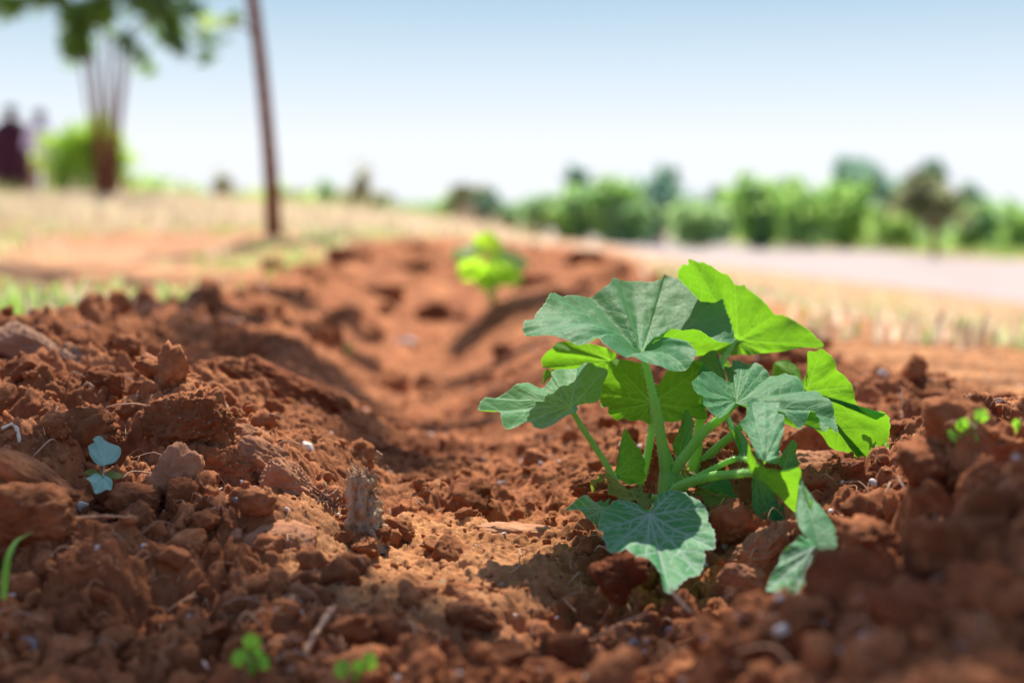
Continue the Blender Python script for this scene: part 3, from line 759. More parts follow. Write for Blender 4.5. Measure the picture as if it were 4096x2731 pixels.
add_leaf(plant, LF, [dict(fr=fE, center=(455,655,.812), top=True, nt=220, ns=44, seed=14, pucker=.0018, pts=[
 (415,590,.815),(425,680,.81),(428,780,.806),(430,860,.803),(460,935,.80),(500,955,.80),(560,962,.80),(605,962,.80),(610,890,.802),(590,810,.805),(545,725,.808),(490,660,.81)], tips=[4,6,8]),
 dict(fr=fE, center=(625,850,.80), top=True, nt=80, ns=16, seed=15, pts=[(618,850,.80),(612,905,.798),(615,965,.797),(640,982,.797),(658,960,.797),(656,910,.80),(640,870,.80),(628,848,.80)])],
 'leaf hanging straight down at the right, green with a pale edge')
# bottom drooping blade
add_leaf(plant, M['leaf_powder'], [dict(fr=fE, center=(850,1120,0.697), top=True, nt=300, ns=50, seed=16, ripple=.0006, pucker=.001, pts=[
 (900,1150,0.702),(930,1180,0.698),(905,1240,0.692),(870,1300,0.686),(830,1345,0.681),(790,1370,0.677),(740,1420,0.672),(700,1455,0.669),(620,1440,0.669),(560,1430,0.669),(525,1412,0.670),(550,1330,0.676),(580,1270,0.680),(615,1220,0.685),(635,1150,0.691),(700,1100,0.697),(750,1050,0.704),(800,1072,0.706)],
 tips=[4,7,10,13])], 'dark drooping leaf tip resting on the soil at the right')
# bright drooping leaf at far right
add_leaf(plant, LF, [dict(fr=fZ, center=(1490,642,.892), top=False, nt=520, ns=90, seed=17, ripple=.0014, pucker=.0016, pts=[
 (1492,560,0.889),(1497,478,0.885),(1530,478,0.883),(1550,464,0.882),(1575,485,0.881),(1607,520,0.880),(1620,560,0.881),(1645,580,0.881),(1680,630,0.881),(1697,690,0.882),(1725,728,0.882),(1770,757,0.881),(1795,755,0.879),(1826,735,0.877),(1838,780,0.878),(1832,860,0.881),(1850,920,0.883),(1842,958,0.885),
 (1800,985,0.888),(1772,990,0.890),(1755,950,0.889),(1738,905,0.888),(1700,912,0.891),(1665,895,0.892),(1620,892,0.895),(1585,875,0.896),(1555,830,0.896),(1500,775,0.897),(1420,740,0.900),(1380,690,0.900),(1440,660,0.896)],
 tips=[3,8,13,18,22,27]),
 dict(fr=fZ, center=(1760,740,.895), top=True, nt=90, ns=18, seed=18, pts=[(1712,706,.895),(1760,720,.895),(1822,732,.895),(1805,752,.895),(1785,762,.895),(1745,745,.895)])],
 'long bright leaf drooping to the soil at the far right')
add_leaf(plant, LF, [dict(fr=fZ, center=(1470,612,.96), top=False, nt=160, ns=30, seed=19, pts=[(1478,626,.96),(1470,590,.965),(1450,550,.97),(1420,525,.972),(1385,513,.972),(1355,528,.97),(1348,560,.968),(1350,590,.965),(1400,600,.962)], tips=[4])], 'small rounded leaf behind, left of the drooping bright leaf')
# 13 front powdery leaf
add_leaf(plant, M['leaf_powder'], [dict(fr=fC, center=(782,885,.782), top=True, nt=520, ns=90, seed=20, ripple=.0005, pucker=.0012, teeth=.016, pts=[
 (800,845,0.782),(820,790,0.788),(855,745,0.792),(900,725,0.793),(980,703,0.794),(1055,720,0.792),(1085,755,0.789),(1150,785,0.784),(1215,835,0.778),(1245,880,0.773),(1232,930,0.768),(1280,1000,0.760),(1290,1070,0.753),(1285,1155,0.744),(1210,1160,0.742),
 (1217,1220,0.736),(1170,1335,0.724),(1080,1380,0.718),(1010,1450,0.710),(940,1515,0.702),(902,1502,0.702),(882,1460,0.706),(868,1380,0.714),(825,1325,0.720),(778,1270,0.725),(750,1302,0.722),(690,1270,0.726),(640,1222,0.731),(590,1190,0.735),(520,1212,0.734),
 (462,1180,0.738),(438,1105,0.746),(410,1075,0.750),(420,1022,0.756),(375,1012,0.758),(398,935,0.766),(425,865,0.773),(480,805,0.780),(520,780,0.783),(600,785,0.786),(680,800,0.786),(740,850,0.783)],
 tips=[4,8,13,16,19,25,30,34,38])], 'heart-shaped front leaf with white powdery veins, hanging toward the viewer')
add_leaf(plant, M['leaf_old'], [dict(fr=fC, center=(700,790,.822), top=True, nt=180, ns=34, seed=21, pts=[
 (440,578,.84),(480,620,.838),(600,690,.835),(720,735,.83),(812,800,.822),(805,835,.815),(745,852,.808),(680,805,.81),(600,795,.812),(520,780,.815),(470,730,.822),(445,650,.832)], tips=[0,10]),
 dict(fr=fC, center=(425,595,.842), top=False, nt=100, ns=20, seed=22, pts=[(440,578,.84),(435,600,.84),(400,640,.84),(345,658,.84),(305,694,.84),(308,645,.842),(335,605,.845),(375,580,.845),(425,570,.842)])],
 'yellowing older leaf with brown stains and a curled tip, left of the stem')
add_leaf(plant, M['leaf_powder'], [dict(fr=fC, center=(415,870,.815), top=True, nt=160, ns=30, seed=23, pts=[
 (130,850,.80),(175,812,.805),(250,773,.812),(310,800,.815),(380,822,.818),(445,820,.82),(440,900,.812),(400,980,.80),(335,972,.797),(268,945,.795),(240,912,.795),(185,885,.797)], tips=[0,2,9])], 'grey-green leaf tip poking out left of the front leaf')
add_leaf(plant, LF, [dict(fr=fC, center=(512,598,.862), top=False, nt=260, ns=50, seed=24, teeth=.02, pucker=.0018, pts=[
 (505,595,.862),(530,480,.862),(560,330,.864),(588,228,.866),(640,290,.86),(690,380,.855),(722,440,.852),(752,475,.85),(742,540,.85),(732,605,.85),(690,632,.852),(645,662,.853),(600,652,.856),(560,612,.858),(535,580,.86)], tips=[3,5,7,9,11])], 'young folded triangular leaf left of the main petiole')
add_leaf(plant, LF, [dict(fr=fC, center=(1000,470,.868), top=True, nt=200, ns=44, seed=25, teeth=.02, pucker=.0018, pts=[
 (985,468,.868),(970,390,.868),(977,280,.87),(1010,180,.872),(1058,70,.875),(1100,110,.87),(1132,160,.865),(1112,230,.863),(1095,300,.862),(1045,385,.863),(1022,445,.866)], tips=[4,6,8])], 'young folded leaf between the petioles')
add_leaf(plant, M['leaf_old'], [dict(fr=fC, center=(1095,735,.85), top=False, nt=200, ns=40, seed=26, pts=[
 (1068,722,.85),(1130,700,.852),(1230,700,.852),(1330,700,.85),(1420,735,.848),(1465,792,.845),(1440,840,.84),(1375,890,.834),(1332,932,.83),(1290,905,.832),(1230,850,.838),(1150,790,.844)], tips=[4,7])], 'yellowing stained leaf low right of the stem')
add_leaf(plant, LF, [dict(fr=fC, center=(1200,690,.862), top=True, nt=140, ns=30, seed=27, pts=[
 (1155,690,.862),(1230,655,.865),(1300,630,.868),(1362,615,.87),(1420,680,.866),(1440,740,.862),(1462,800,.857),(1340,720,.858),(1200,705,.86)], tips=[3,6])], 'dark low leaf behind the yellowing leaf')
add_leaf(plant, M['leaf_old'], [dict(fr=fC, center=(1035,550,.88), top=True, nt=100, ns=20, seed=28, pts=[(1028,525,.88),(1100,552,.882),(1175,575,.884),(1120,625,.878),(1060,640,.875),(1020,580,.878)])], 'small curled leaf behind the stem base')
add_leaf(plant, LF, [dict(fr=fC, center=(1180,600,.90), top=True, nt=120, ns=24, seed=33, pts=[(1160,560,.905),(1200,500,.91),(1260,485,.91),(1340,520,.908),(1350,560,.90),(1260,600,.895),(1180,640,.893)])], 'low dark leaf beside the rear stem')
add_leaf(plant, M['leaf_pale'], [dict(fr=fC, center=(1500,440,.832), top=True, nt=160, ns=30, seed=29, ripple=.0005, pts=[
 (1478,448,.832),(1500,385,.835),(1485,305,.838),(1430,250,.842),(1390,200,.845),(1375,130,.848),(1400,108,.85),(1450,200,.845),(1500,255,.84),(1550,335,.835),(1560,400,.832),(1545,440,.83)], tips=[6])], 'narrow grey-green leaf twisting up beside the folded leaf')
add_leaf(plant, LF, [dict(fr=fB, center=(530,960,.945), top=False, nt=100, ns=20, seed=30, pts=[(500,975,.945),(515,930,.945),(540,915,.945),(570,965,.945),(560,985,.945),(520,990,.945)])], 'tiny bud leaf under the bright rear leaf')

# ------------------------------------------------------------------ second squash plant, out of focus up the furrow
def fan_leaf(parent, mat, c, dirv, nrm, size, seed, cup=.25, name='leaf'):
    """free-standing leaf: c junction, dirv pointing direction, nrm top normal"""
    r_ = np.random.default_rng(seed)
    d = np.array(dirv, float); d /= np.linalg.norm(d); n = np.array(nrm, float); n -= d * (n @ d); n /= np.linalg.norm(n); e = np.cross(n, d)
    nt, ns = 60, 12; th = np.linspace(-2.85, 2.85, nt)
    Rr = size * (.62 + .38 * np.cos(th / 2.2)) * (1 + .06 * np.cos(th * 5) + .05 * np.sin(th * 13 + seed))
    s = np.linspace(0, 1, ns + 1)[1:]
    V = [np.array(c)]; 
    for q in s:
        z = size * (cup * q * q * (.4 + .6 * np.abs(np.sin(th))) * -1 + .06 * q * q * np.sin(th * 6 + seed))
        V += list(np.array(c) + np.outer(Rr * q * np.cos(th), d) + np.outer(Rr * q * np.sin(th), e) + np.outer(z, n))
    V = np.array(V); F = [(0, 1 + i, 2 + i) for i in range(nt - 1)]
    for k in range(ns - 1):
        for i in range(nt - 1):
            a = 1 + k * nt + i; F += [(a, a + nt, a + nt + 1), (a, a + nt + 1, a + 1)]
    F = np.array(F)
    fl = np.zeros((len(V), 3)); fl[:, 0] = V[:, 0] * 100; fl[:, 1] = V[:, 2] * 100
    return link_mesh(name, mesh_np(name, V, F, True, {'flat': fl, 'vein': np.zeros(len(V))}), parent, mat)
def world_stem(parent, pts, rads, name='petiole', mat=None, n=16, seg=8):
    a = spline(np.c_[np.array(pts), np.array(rads)], n)
    V, F = tube(a[:, :3], a[:, 3], seg); return link_mesh(name, mesh_np(name, V, F), parent, mat or M['stem'])

def small_plant(px, py, d, leaves, label, cat, name, group=None):
    b = P(px, py, d); b[2] = ground_z(b[0], b[1])[0] - .004
    p = empty(name, tuple(b)); tag(p, label, cat, group)
    for i, (lx, ly, dd, size, dx, dz, ny, mat) in enumerate(leaves):
        c = P(lx, ly, d + dd)
        fan_leaf(p, M[mat], c, (dx, .2, dz), (0.1, ny, .8), size, i + 40)
        mid = (b + c) / 2 + np.array([0, 0, .01])
        world_stem(p, [b, mid, c], [.003 * size / .06, .0025 * size / .06, .0015 * size / .06])
    return p
b1 = fD(1130, 690)
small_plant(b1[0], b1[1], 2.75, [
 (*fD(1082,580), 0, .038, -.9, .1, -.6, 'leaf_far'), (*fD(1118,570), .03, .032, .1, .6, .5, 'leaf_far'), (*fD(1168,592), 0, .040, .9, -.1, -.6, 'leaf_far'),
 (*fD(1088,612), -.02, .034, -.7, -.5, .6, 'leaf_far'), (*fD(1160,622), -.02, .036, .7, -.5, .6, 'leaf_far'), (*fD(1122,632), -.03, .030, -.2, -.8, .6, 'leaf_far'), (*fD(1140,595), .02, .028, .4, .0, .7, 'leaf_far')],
 'blurred smaller squash plant standing further up the furrow', 'squash plant', 'squash_plant', 'squash seedlings planted along the furrow')

# ------------------------------------------------------------------ clods
def clod(px, py, size, seed, label, mat='clod', rotz=None, sink=.25, planes=9, sub=5, crumb=.1, dist=None, tilt=(0, 0), hard=.75, name='soil_clod', cat='soil clod', group=None):
    """px,py: working-view centre; size: half extents in metres"""
    S = fD(px, py)
    if dist is None or dist < .70: p, dist = hit(*S, fine=False)
    p = P(*S, dist)
    v, f = clod_shape(sub, seed, planes, 0, crumb, hard=hard)
    v = v * np.array(size)
    v = rot(v, tilt[0], tilt[1], 0); rz = rotz if rotz is not None else (seed * 1.3) % 6.28
    v = rot(v, 0, 0, rz) if rotz is not None else v
    me = mesh_np(name, v, f, True)
    o = bpy.data.objects.new(name, me); col.objects.link(o); me.materials.append(M[mat])
    p = p + np.array([0, size[1] * .5, 0])
    o.location = p; tag(o, label, cat, group)
    return o
u = .85 / 3267  # metres per working-view pixel at the plant
CL = 'large clods lying on the furrow banks'
clod(432,1000,(.026,.022,.024),11,'big rounded fibrous clod with thin roots, right of the small blue-green seedling',sink=.3,sub=6,dist=.87,tilt=(.2,-.25),crumb=.13)
clod(372,1062,(.015,.013,.013),12,'brown clod just right of the small seedling',sub=5,dist=.86,tilt=(0,.4))
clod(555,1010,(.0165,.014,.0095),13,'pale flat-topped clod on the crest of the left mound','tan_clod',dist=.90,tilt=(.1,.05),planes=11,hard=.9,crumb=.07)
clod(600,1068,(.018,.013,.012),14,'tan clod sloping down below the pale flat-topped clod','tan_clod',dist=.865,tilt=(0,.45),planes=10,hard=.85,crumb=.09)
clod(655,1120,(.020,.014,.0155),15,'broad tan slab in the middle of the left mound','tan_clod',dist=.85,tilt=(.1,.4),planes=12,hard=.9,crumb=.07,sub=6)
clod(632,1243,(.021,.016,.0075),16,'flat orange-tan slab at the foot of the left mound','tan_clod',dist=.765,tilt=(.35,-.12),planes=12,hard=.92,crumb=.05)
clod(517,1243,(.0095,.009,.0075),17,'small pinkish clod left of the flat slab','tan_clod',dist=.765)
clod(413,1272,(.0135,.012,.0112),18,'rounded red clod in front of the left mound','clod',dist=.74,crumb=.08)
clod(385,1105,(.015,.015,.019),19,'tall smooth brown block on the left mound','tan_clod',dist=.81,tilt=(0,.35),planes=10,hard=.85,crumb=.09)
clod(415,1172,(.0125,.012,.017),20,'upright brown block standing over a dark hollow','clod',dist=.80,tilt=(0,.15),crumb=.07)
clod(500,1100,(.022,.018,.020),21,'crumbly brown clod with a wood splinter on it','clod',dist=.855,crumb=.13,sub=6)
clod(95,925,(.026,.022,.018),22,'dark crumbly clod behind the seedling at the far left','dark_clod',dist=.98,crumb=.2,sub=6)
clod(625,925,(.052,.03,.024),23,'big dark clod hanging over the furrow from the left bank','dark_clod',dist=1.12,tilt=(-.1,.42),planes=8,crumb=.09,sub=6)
clod(125,1030,(.034,.02,.020),24,'sloping reddish clod left of the seedling','clod',dist=.86,tilt=(0,-.3),crumb=.12)
clod(75,1115,(.026,.015,.011),25,'long finger-shaped clod at the left edge','clod',dist=.76,tilt=(0,.5),crumb=.08)
clod(40,1195,(.022,.018,.016),26,'blunt red clod at the left edge below the long clod','clod',dist=.72)
clod(300,1160,(.014,.012,.010),27,'orange clod directly below the seedling','clod',dist=.79,tilt=(0,.2))
clod(470,1215,(.011,.009,.009),28,'small flat-topped brown clod above the rounded red clod','clod',dist=.79,planes=12,hard=.9)
clod(245,940,(.026,.02,.014),29,'crumbly clod on top of the left mound behind the roots','clod',dist=1.0,crumb=.2)
clod(520,870,(.03,.02,.014),30,'brown clod at the top of the left mound beside the slanting twig','clod',dist=1.12,crumb=.15)
clod(300,890,(.03,.02,.014),31,'reddish clod behind the left mound crest','clod',dist=1.15,crumb=.15)
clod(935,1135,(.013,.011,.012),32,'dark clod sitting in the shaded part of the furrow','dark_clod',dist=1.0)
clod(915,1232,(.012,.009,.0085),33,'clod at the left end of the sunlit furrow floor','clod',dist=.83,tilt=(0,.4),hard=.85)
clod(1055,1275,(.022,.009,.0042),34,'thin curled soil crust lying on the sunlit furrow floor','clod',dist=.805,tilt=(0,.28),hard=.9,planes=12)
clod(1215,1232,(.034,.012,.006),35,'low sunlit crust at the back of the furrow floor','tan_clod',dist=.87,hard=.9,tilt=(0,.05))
clod(690,1376,(.0075,.003,.0065),36,'thin orange flake stuck in the soil left of the furrow','tan_clod',dist=.63,tilt=(.2,.5),hard=.95,planes=12,crumb=.04)
clod(975,1380,(.0085,.007,.006),37,'round pink-brown clod in front of the furrow floor','clod',dist=.655,crumb=.07)
clod(1085,1415,(.013,.008,.0055),38,'flat brown clod below the furrow floor','clod',dist=.625,planes=11)
clod(1290,1510,(.0125,.009,.0105),39,'sunlit blocky clod at the bottom centre','clod',dist=.54,planes=8,hard=.85)
clod(1155,1530,(.0115,.009,.009),40,'sunlit wedge-shaped clod at the bottom, left of the blocky one','clod',dist=.53,planes=7,hard=.9)
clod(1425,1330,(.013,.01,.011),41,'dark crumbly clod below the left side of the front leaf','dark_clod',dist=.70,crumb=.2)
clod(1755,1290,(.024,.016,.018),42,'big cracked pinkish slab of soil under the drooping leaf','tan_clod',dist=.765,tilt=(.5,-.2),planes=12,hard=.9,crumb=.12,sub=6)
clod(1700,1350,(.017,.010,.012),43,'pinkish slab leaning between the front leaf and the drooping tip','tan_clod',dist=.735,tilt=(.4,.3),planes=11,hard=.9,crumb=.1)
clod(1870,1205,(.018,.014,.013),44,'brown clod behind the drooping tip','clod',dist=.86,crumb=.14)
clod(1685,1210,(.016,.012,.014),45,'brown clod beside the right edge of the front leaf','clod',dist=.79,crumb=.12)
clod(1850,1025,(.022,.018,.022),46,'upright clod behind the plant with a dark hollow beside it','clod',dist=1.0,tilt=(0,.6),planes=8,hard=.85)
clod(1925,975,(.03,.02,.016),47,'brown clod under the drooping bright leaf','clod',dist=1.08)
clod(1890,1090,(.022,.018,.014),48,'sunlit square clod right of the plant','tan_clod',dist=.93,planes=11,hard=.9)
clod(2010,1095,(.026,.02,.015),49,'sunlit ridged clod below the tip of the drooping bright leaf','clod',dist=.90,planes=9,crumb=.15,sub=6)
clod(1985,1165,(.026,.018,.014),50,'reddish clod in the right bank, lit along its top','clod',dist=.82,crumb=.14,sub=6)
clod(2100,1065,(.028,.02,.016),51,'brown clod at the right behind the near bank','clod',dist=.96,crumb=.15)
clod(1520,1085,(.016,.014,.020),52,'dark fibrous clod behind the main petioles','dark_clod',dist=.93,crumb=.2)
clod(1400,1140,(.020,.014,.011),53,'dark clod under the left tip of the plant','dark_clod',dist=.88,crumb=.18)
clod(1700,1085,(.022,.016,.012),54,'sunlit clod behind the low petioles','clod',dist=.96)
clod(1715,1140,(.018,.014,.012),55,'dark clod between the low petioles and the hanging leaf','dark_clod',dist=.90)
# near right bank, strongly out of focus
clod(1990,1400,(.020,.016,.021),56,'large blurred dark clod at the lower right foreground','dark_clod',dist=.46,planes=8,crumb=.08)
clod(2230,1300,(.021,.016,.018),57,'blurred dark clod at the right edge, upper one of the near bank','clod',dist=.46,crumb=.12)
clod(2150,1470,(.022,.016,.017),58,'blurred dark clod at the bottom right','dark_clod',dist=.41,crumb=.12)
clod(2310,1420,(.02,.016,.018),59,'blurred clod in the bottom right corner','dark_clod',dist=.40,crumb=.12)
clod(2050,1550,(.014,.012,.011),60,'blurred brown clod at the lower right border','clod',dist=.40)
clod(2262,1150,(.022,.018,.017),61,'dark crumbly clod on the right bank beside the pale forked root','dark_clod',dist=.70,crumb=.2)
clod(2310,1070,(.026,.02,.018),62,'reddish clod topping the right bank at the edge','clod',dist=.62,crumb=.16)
clod(2010,1260,(.018,.014,.011),63,'brown clod midway along the right bank','clod',dist=.62,crumb=.14)
# mounds of lumps further back
r_ = np.random.default_rng(33)
k = 0
far_lab = ['blurred clod on the left shoulder of the far mound','blurred round clod halfway down the far mound','blurred clod on the crest of the far mound','blurred dark clod on the right shoulder of the far mound','blurred clod at the foot of the far mound','blurred clod on the left bank beyond the dark clod','blurred clod on the sunlit face of the far mound, above the furrow','blurred dark clod on the right bank below the small squash plant','blurred clod beside the small squash plant','blurred clod on the far right bank crest']
for (x, y, s), lb in zip([(690,650,.05),(880,680,.055),(800,592,.06),(1350,610,.07),(1000,720,.05),(540,735,.05),(950,620,.06),(1190,730,.055),(1230,650,.05),(1400,640,.05)], far_lab):
    p, d = hit(*fD(x, y), fine=False)
    clod(x, y, (s, s * .7, s * .55), 70 + k, lb, 'dark_clod' if k in (3, 7) else 'clod', dist=d, sub=4, crumb=.15); k += 1

# ------------------------------------------------------------------ loose crumbs
def crumbs(n, seed, rmin, rmax, smin, smax, name, label, mat, mask=True, subs=1, alpha=1.6, sinkf=.15, thr=26):
    r_ = np.random.default_rng(seed)
    th = np.radians(r_.uniform(-thr, thr, n)); rr = np.exp(r_.uniform(math.log(rmin), math.log(rmax), n))
    x = rr * np.sin(th); y = rr * np.cos(th)
    s = smin * (1 - r_.random(n)) ** (-1 / alpha); s = np.minimum(s, smax)
    if mask:
        keep = r_.random(n) < tilled(x, y) * (1 - .75 * floor_mask(x, y) * (s > .002)) * (1 - .75 * furrow(x, y) * (s > .005))
        x, y, s = x[keep], y[keep], s[keep]
    z = ground_z(x, y)
    vs = [clod_shape(subs, 200 + i, 13, 0, .17, hard=1.0) for i in range(22)]
    V = []; F = []; o = 0
    for i in range(len(x)):
        v, f = vs[i % 22]
        a = r_.uniform(0, 6.28, 3); ca, sa = math.cos(a[0]), math.sin(a[0]); cb, sb = math.cos(a[1]), math.sin(a[1])
        m = np.array([[ca, -sa, 0], [sa, ca, 0], [0, 0, 1]]) @ np.array([[1, 0, 0], [0, cb, -sb], [0, sb, cb]])
        w = (v * s[i] * r_.uniform(.65, 1.25, 3)) @ m.T + np.array([x[i], y[i], z[i] + s[i] * sinkf])
        V.append(w); F.append(f + o); o += len(w)
    ob = link_mesh(name, mesh_np(name, np.concatenate(V), np.concatenate(F), True), None, M[mat])
    tag(ob, label, 'soil crumbs', kind='stuff'); return ob
crumbs(9000, 1, .42, 2.2, .0010, .0035, 'soil_crumbs', 'fine loose crumbs of red soil strewn over the banks', 'crumb', subs=2)
crumbs(1500, 2, .42, 3.0, .0035, .0085, 'soil_lumps', 'loose lumps of red soil scattered over the banks', 'clod', subs=3, alpha=2.2)
crumbs(330, 6, .55, 1.5, .006, .014, 'soil_lumps', 'angular lumps of broken soil on the near banks', 'clod', subs=4, alpha=2.4, sinkf=.25)
crumbs(380, 3, 1.7, 4.8, .011, .028, 'soil_lumps', 'larger blurred lumps along the far furrow', 'clod', subs=3, alpha=2.6)
crumbs(700, 4, .45, 2.5, .0009, .0030, 'grit', 'scattered pale grit and root scraps in the soil', 'stone', subs=2, alpha=2.2)
crumbs(260, 5, .45, 2.5, .0009, .0026, 'grit', 'scattered bluish grey grit in the soil', 'grit', subs=2, alpha=2.2)

# ------------------------------------------------------------------ stones, chips, wood, twigs, roots
def chip(px, py, size, seed, label, mat='stone', dist=None, tilt=(0, 0), name='stone_chip', cat='stone chip', up=.3):
    S = fD(px, py)
    if dist is None: p, dist = hit(*S)
    v, f = clod_shape(3, seed, 14, 0, .05, hard=.95)
    v = rot(v * np.array(size), tilt[0], tilt[1], 0)
    me = mesh_np(name, v, f, False); o = bpy.data.objects.new(name, me); col.objects.link(o); me.materials.append(M[mat])
    o.location = P(*S, dist) + np.array([0, 0, size[2] * up]); tag(o, label, cat); return o
chip(190,1165,(.0034,.0028,.0026),301,'small white stone below the blue-green seedling','white',tilt=(.3,.5))
chip(335,888,(.0085,.004,.0035),302,'grey-white chip behind the left mound','stone',tilt=(0,-.3),dist=1.05)
chip(352,852,(.007,.004,.003),303,'bluish chip behind the left mound, the farther one','grit',dist=1.15)
chip(235,1366,(.0055,.003,.0022),304,'pink-brown flake at the lower left','stone',tilt=(.4,.6))
chip(45,1480,(.0095,.004,.0022),305,'blurred bluish grey chip in the lower left corner','grit',tilt=(.4,.1))
chip(460,1535,(.006,.004,.003),306,'blurred dark bluish stone at the bottom left','grit')
chip(1548,1452,(.0048,.004,.0030),307,'blue-grey pebble in the shade at the bottom, right of centre','grit')
chip(1715,1492,(.0015,.0013,.0024),308,'tiny bright white seed at the lower right','white')
chip(1795,1450,(.0035,.003,.0025),309,'pinkish white chip on the sunlit strip at the lower right','white')
chip(1345,1228,(.0022,.002,.0046),310,'curved white shell fragment left of the front leaf','white',dist=.84,tilt=(0,-.3))
chip(706,1030,(.0035,.003,.0042),311,'white pebble on the crest right of the left mound','white',dist=.93,tilt=(0,-.4))
chip(14,830,(.0035,.003,.0035),312,'small white pebble at the left edge on the rotten wood','white',dist=1.1)
chip(1160,1118,(.0095,.005,.0035),313,'blurred grey-violet stone on the furrow floor left of the plant','grit')
chip(1083,1153,(.004,.003,.003),314,'small blurred violet pebble in the furrow','grit')
chip(1350,815,(.008,.006,.004),315,'blurred pink pebble on the far bank','stone')
chip(2028,862,(.0045,.004,.0045),316,'bright round blurred pebble on the right bank','white')
chip(930,790,(.02,.012,.010),317,'blurred pale stone in the sunlit part of the far furrow','stone')
chip(470,1102,(.0022,.0012,.0045),318,'pair of white wood splinters on the brown clod','white',dist=.825,tilt=(0,.35),name='wood_splinter',cat='wood splinter')
# pale litter further away
def litter(n, seed, box, label, mat, smin, smax):
    r_ = np.random.default_rng(seed); V = []; F = []; o = 0
    v0, f0 = clod_shape(1, 333, 14, 0, .05)
    for _ in range(n):
        x, y = fD(r_.uniform(box[0], box[2]), r_.uniform(box[1], box[3]))
        p, d = hit(x, y)
        if d > 14: continue
        s = r_.uniform(smin, smax) * d
        w = rot(v0 * np.array([1, .8, .35]) * s, r_.uniform(-.5, .5), r_.uniform(-.5, .5), r_.uniform(0, 6)) + p
        V.append(w); F.append(f0 + o); o += len(w)
    ob = link_mesh('litter', mesh_np('litter', np.concatenate(V), np.concatenate(F), True), None, M[mat]); tag(ob, label, 'litter', kind='stuff')
litter(170, 1, (0, 570, 620, 760), 'pale dry leaf litter scattered over the bare ground at the left', 'stone', .0008, .0022)
litter(130, 2, (1500, 700, 2352, 900), 'pale pebbles and litter on the ground at the right', 'stone', .0007, .0020)
litter(20, 3, (0, 620, 420, 760), 'bright white scraps at the left', 'white', .0012, .0026)
litter(30, 4, (1850, 740, 2352, 960), 'bright white pebbles at the right', 'white', .0007, .0014)

def twig(pts, label, mat='twig', name='twig', cat='twig', frame=fD, n=24, seg=8, kinks=.25, cap=True, branches=()):
    arr = np.array([[*P(*frame(p[0], p[1]), p[2]), p[3]] for p in pts]); sp_ = spline(arr, n)
    r0 = arr[:, 3].mean(); q = np.random.default_rng(len(label))
    sp_[:, :3] += q.normal(size=(n, 3)) * r0 * kinks
    sp_[:, 3] *= 1 + .25 * q.normal(size=n)
    parts = [tube(sp_[:, :3], np.maximum(sp_[:, 3], r0 * .3), seg)]
    for b in branches:
        a2 = np.array([[*P(*frame(p[0], p[1]), p[2]), p[3]] for p in b]); s2 = spline(a2, 14)
        s2[:, :3] += q.normal(size=(14, 3)) * a2[:, 3].mean() * kinks
        parts.append(tube(s2[:, :3], np.maximum(s2[:, 3], .0001), 6))
    V, F = join(parts)
    o = link_mesh(name, mesh_np(name, V, F), None, M[mat]); tag(o, label, cat); return o
twig([(482,880,1.02,.0010),(512,922,.99,.0009),(545,965,.95,.0008)], 'thin pale twig slanting down the top of the left mound')
twig([(770,1392,.655,.0013),(735,1440,.645,.0015),(700,1500,.63,.0013)], 'short thick dry twig standing out of the soil at the bottom, left of centre')
twig([(2072,890,1.0,.0006),(2073,930,.98,.0016),(2070,980,.96,.0013),(2060,1040,.94,.0011)], 'reddish dry stalk standing upright right of the plant', 'bark', name='dry_stalk', cat='dry stalk')
twig([(2110,1110,.74,.0007),(2095,1140,.735,.0010),(2082,1190,.73,.0007)], 'pale forked root standing out of the right bank', 'straw', 'root', 'root', branches=[[(2095,1140,.735,.0008),(2080,1125,.735,.0006),(2062,1095,.74,.0003)]])
twig([(225,995,.87,.0003),(240,940,.875,.0004),(290,928,.88,.0005),(345,932,.885,.0006),(395,938,.89,.0005)], 'long fine root arching over the small seedling', 'root', 'root', 'root', kinks=.5,
     branches=[[(395,938,.89,.0005),(375,915,.888,.0003),(388,905,.888,.0002)],[(385,935,.89,.0005),(420,920,.89,.0003),(458,905,.89,.0002)],[(340,932,.885,.0004),(322,948,.882,.0002)]])
twig([(455,1165,.80,.0005),(480,1140,.805,.0005),(510,1120,.812,.0004)], 'thin straw crossing the brown clod of the left mound', 'straw', 'straw', 'straw')
twig([(505,1190,.79,.0004),(525,1175,.795,.0005),(538,1165,.8,.0003)], 'short broken straw below the brown clod', 'twig', 'straw', 'straw')
twig([(1540,1352,.66,.0008),(1565,1385,.65,.0010),(1590,1408,.645,.0008)], 'thin dry twig by the tip of the front leaf')
twig([(1880,1290,.71,.0006),(1893,1315,.705,.0013),(1905,1338,.70,.0004)], 'small tan husk below the drooping leaf tip', 'straw', 'husk', 'husk')
twig([(1340,1480,.64,.0004),(1430,1430,.655,.0005),(1500,1405,.66,.0003)], 'fine pale root in the shade at the bottom centre', 'root', 'root', 'root')
twig([(5,985,.83,.0008),(30,975,.84,.0010),(45,1010,.835,.0010),(35,1050,.83,.0007)], 'curled grey root at the left edge', 'straw', 'root', 'root')
twig([(175,1190,.72,.0006),(240,1185,.725,.0007),(300,1187,.73,.0005)], 'horizontal thin straw below the white stone at the left', 'root', 'straw', 'straw')
twig([(850,1240,.84,.0008),(847,1260,.84,.0009),(850,1280,.835,.0007)], 'short pale grass stub at the foot of the stump', 'straw', 'straw', 'straw')
r_ = np.random.default_rng(91)
parts = []
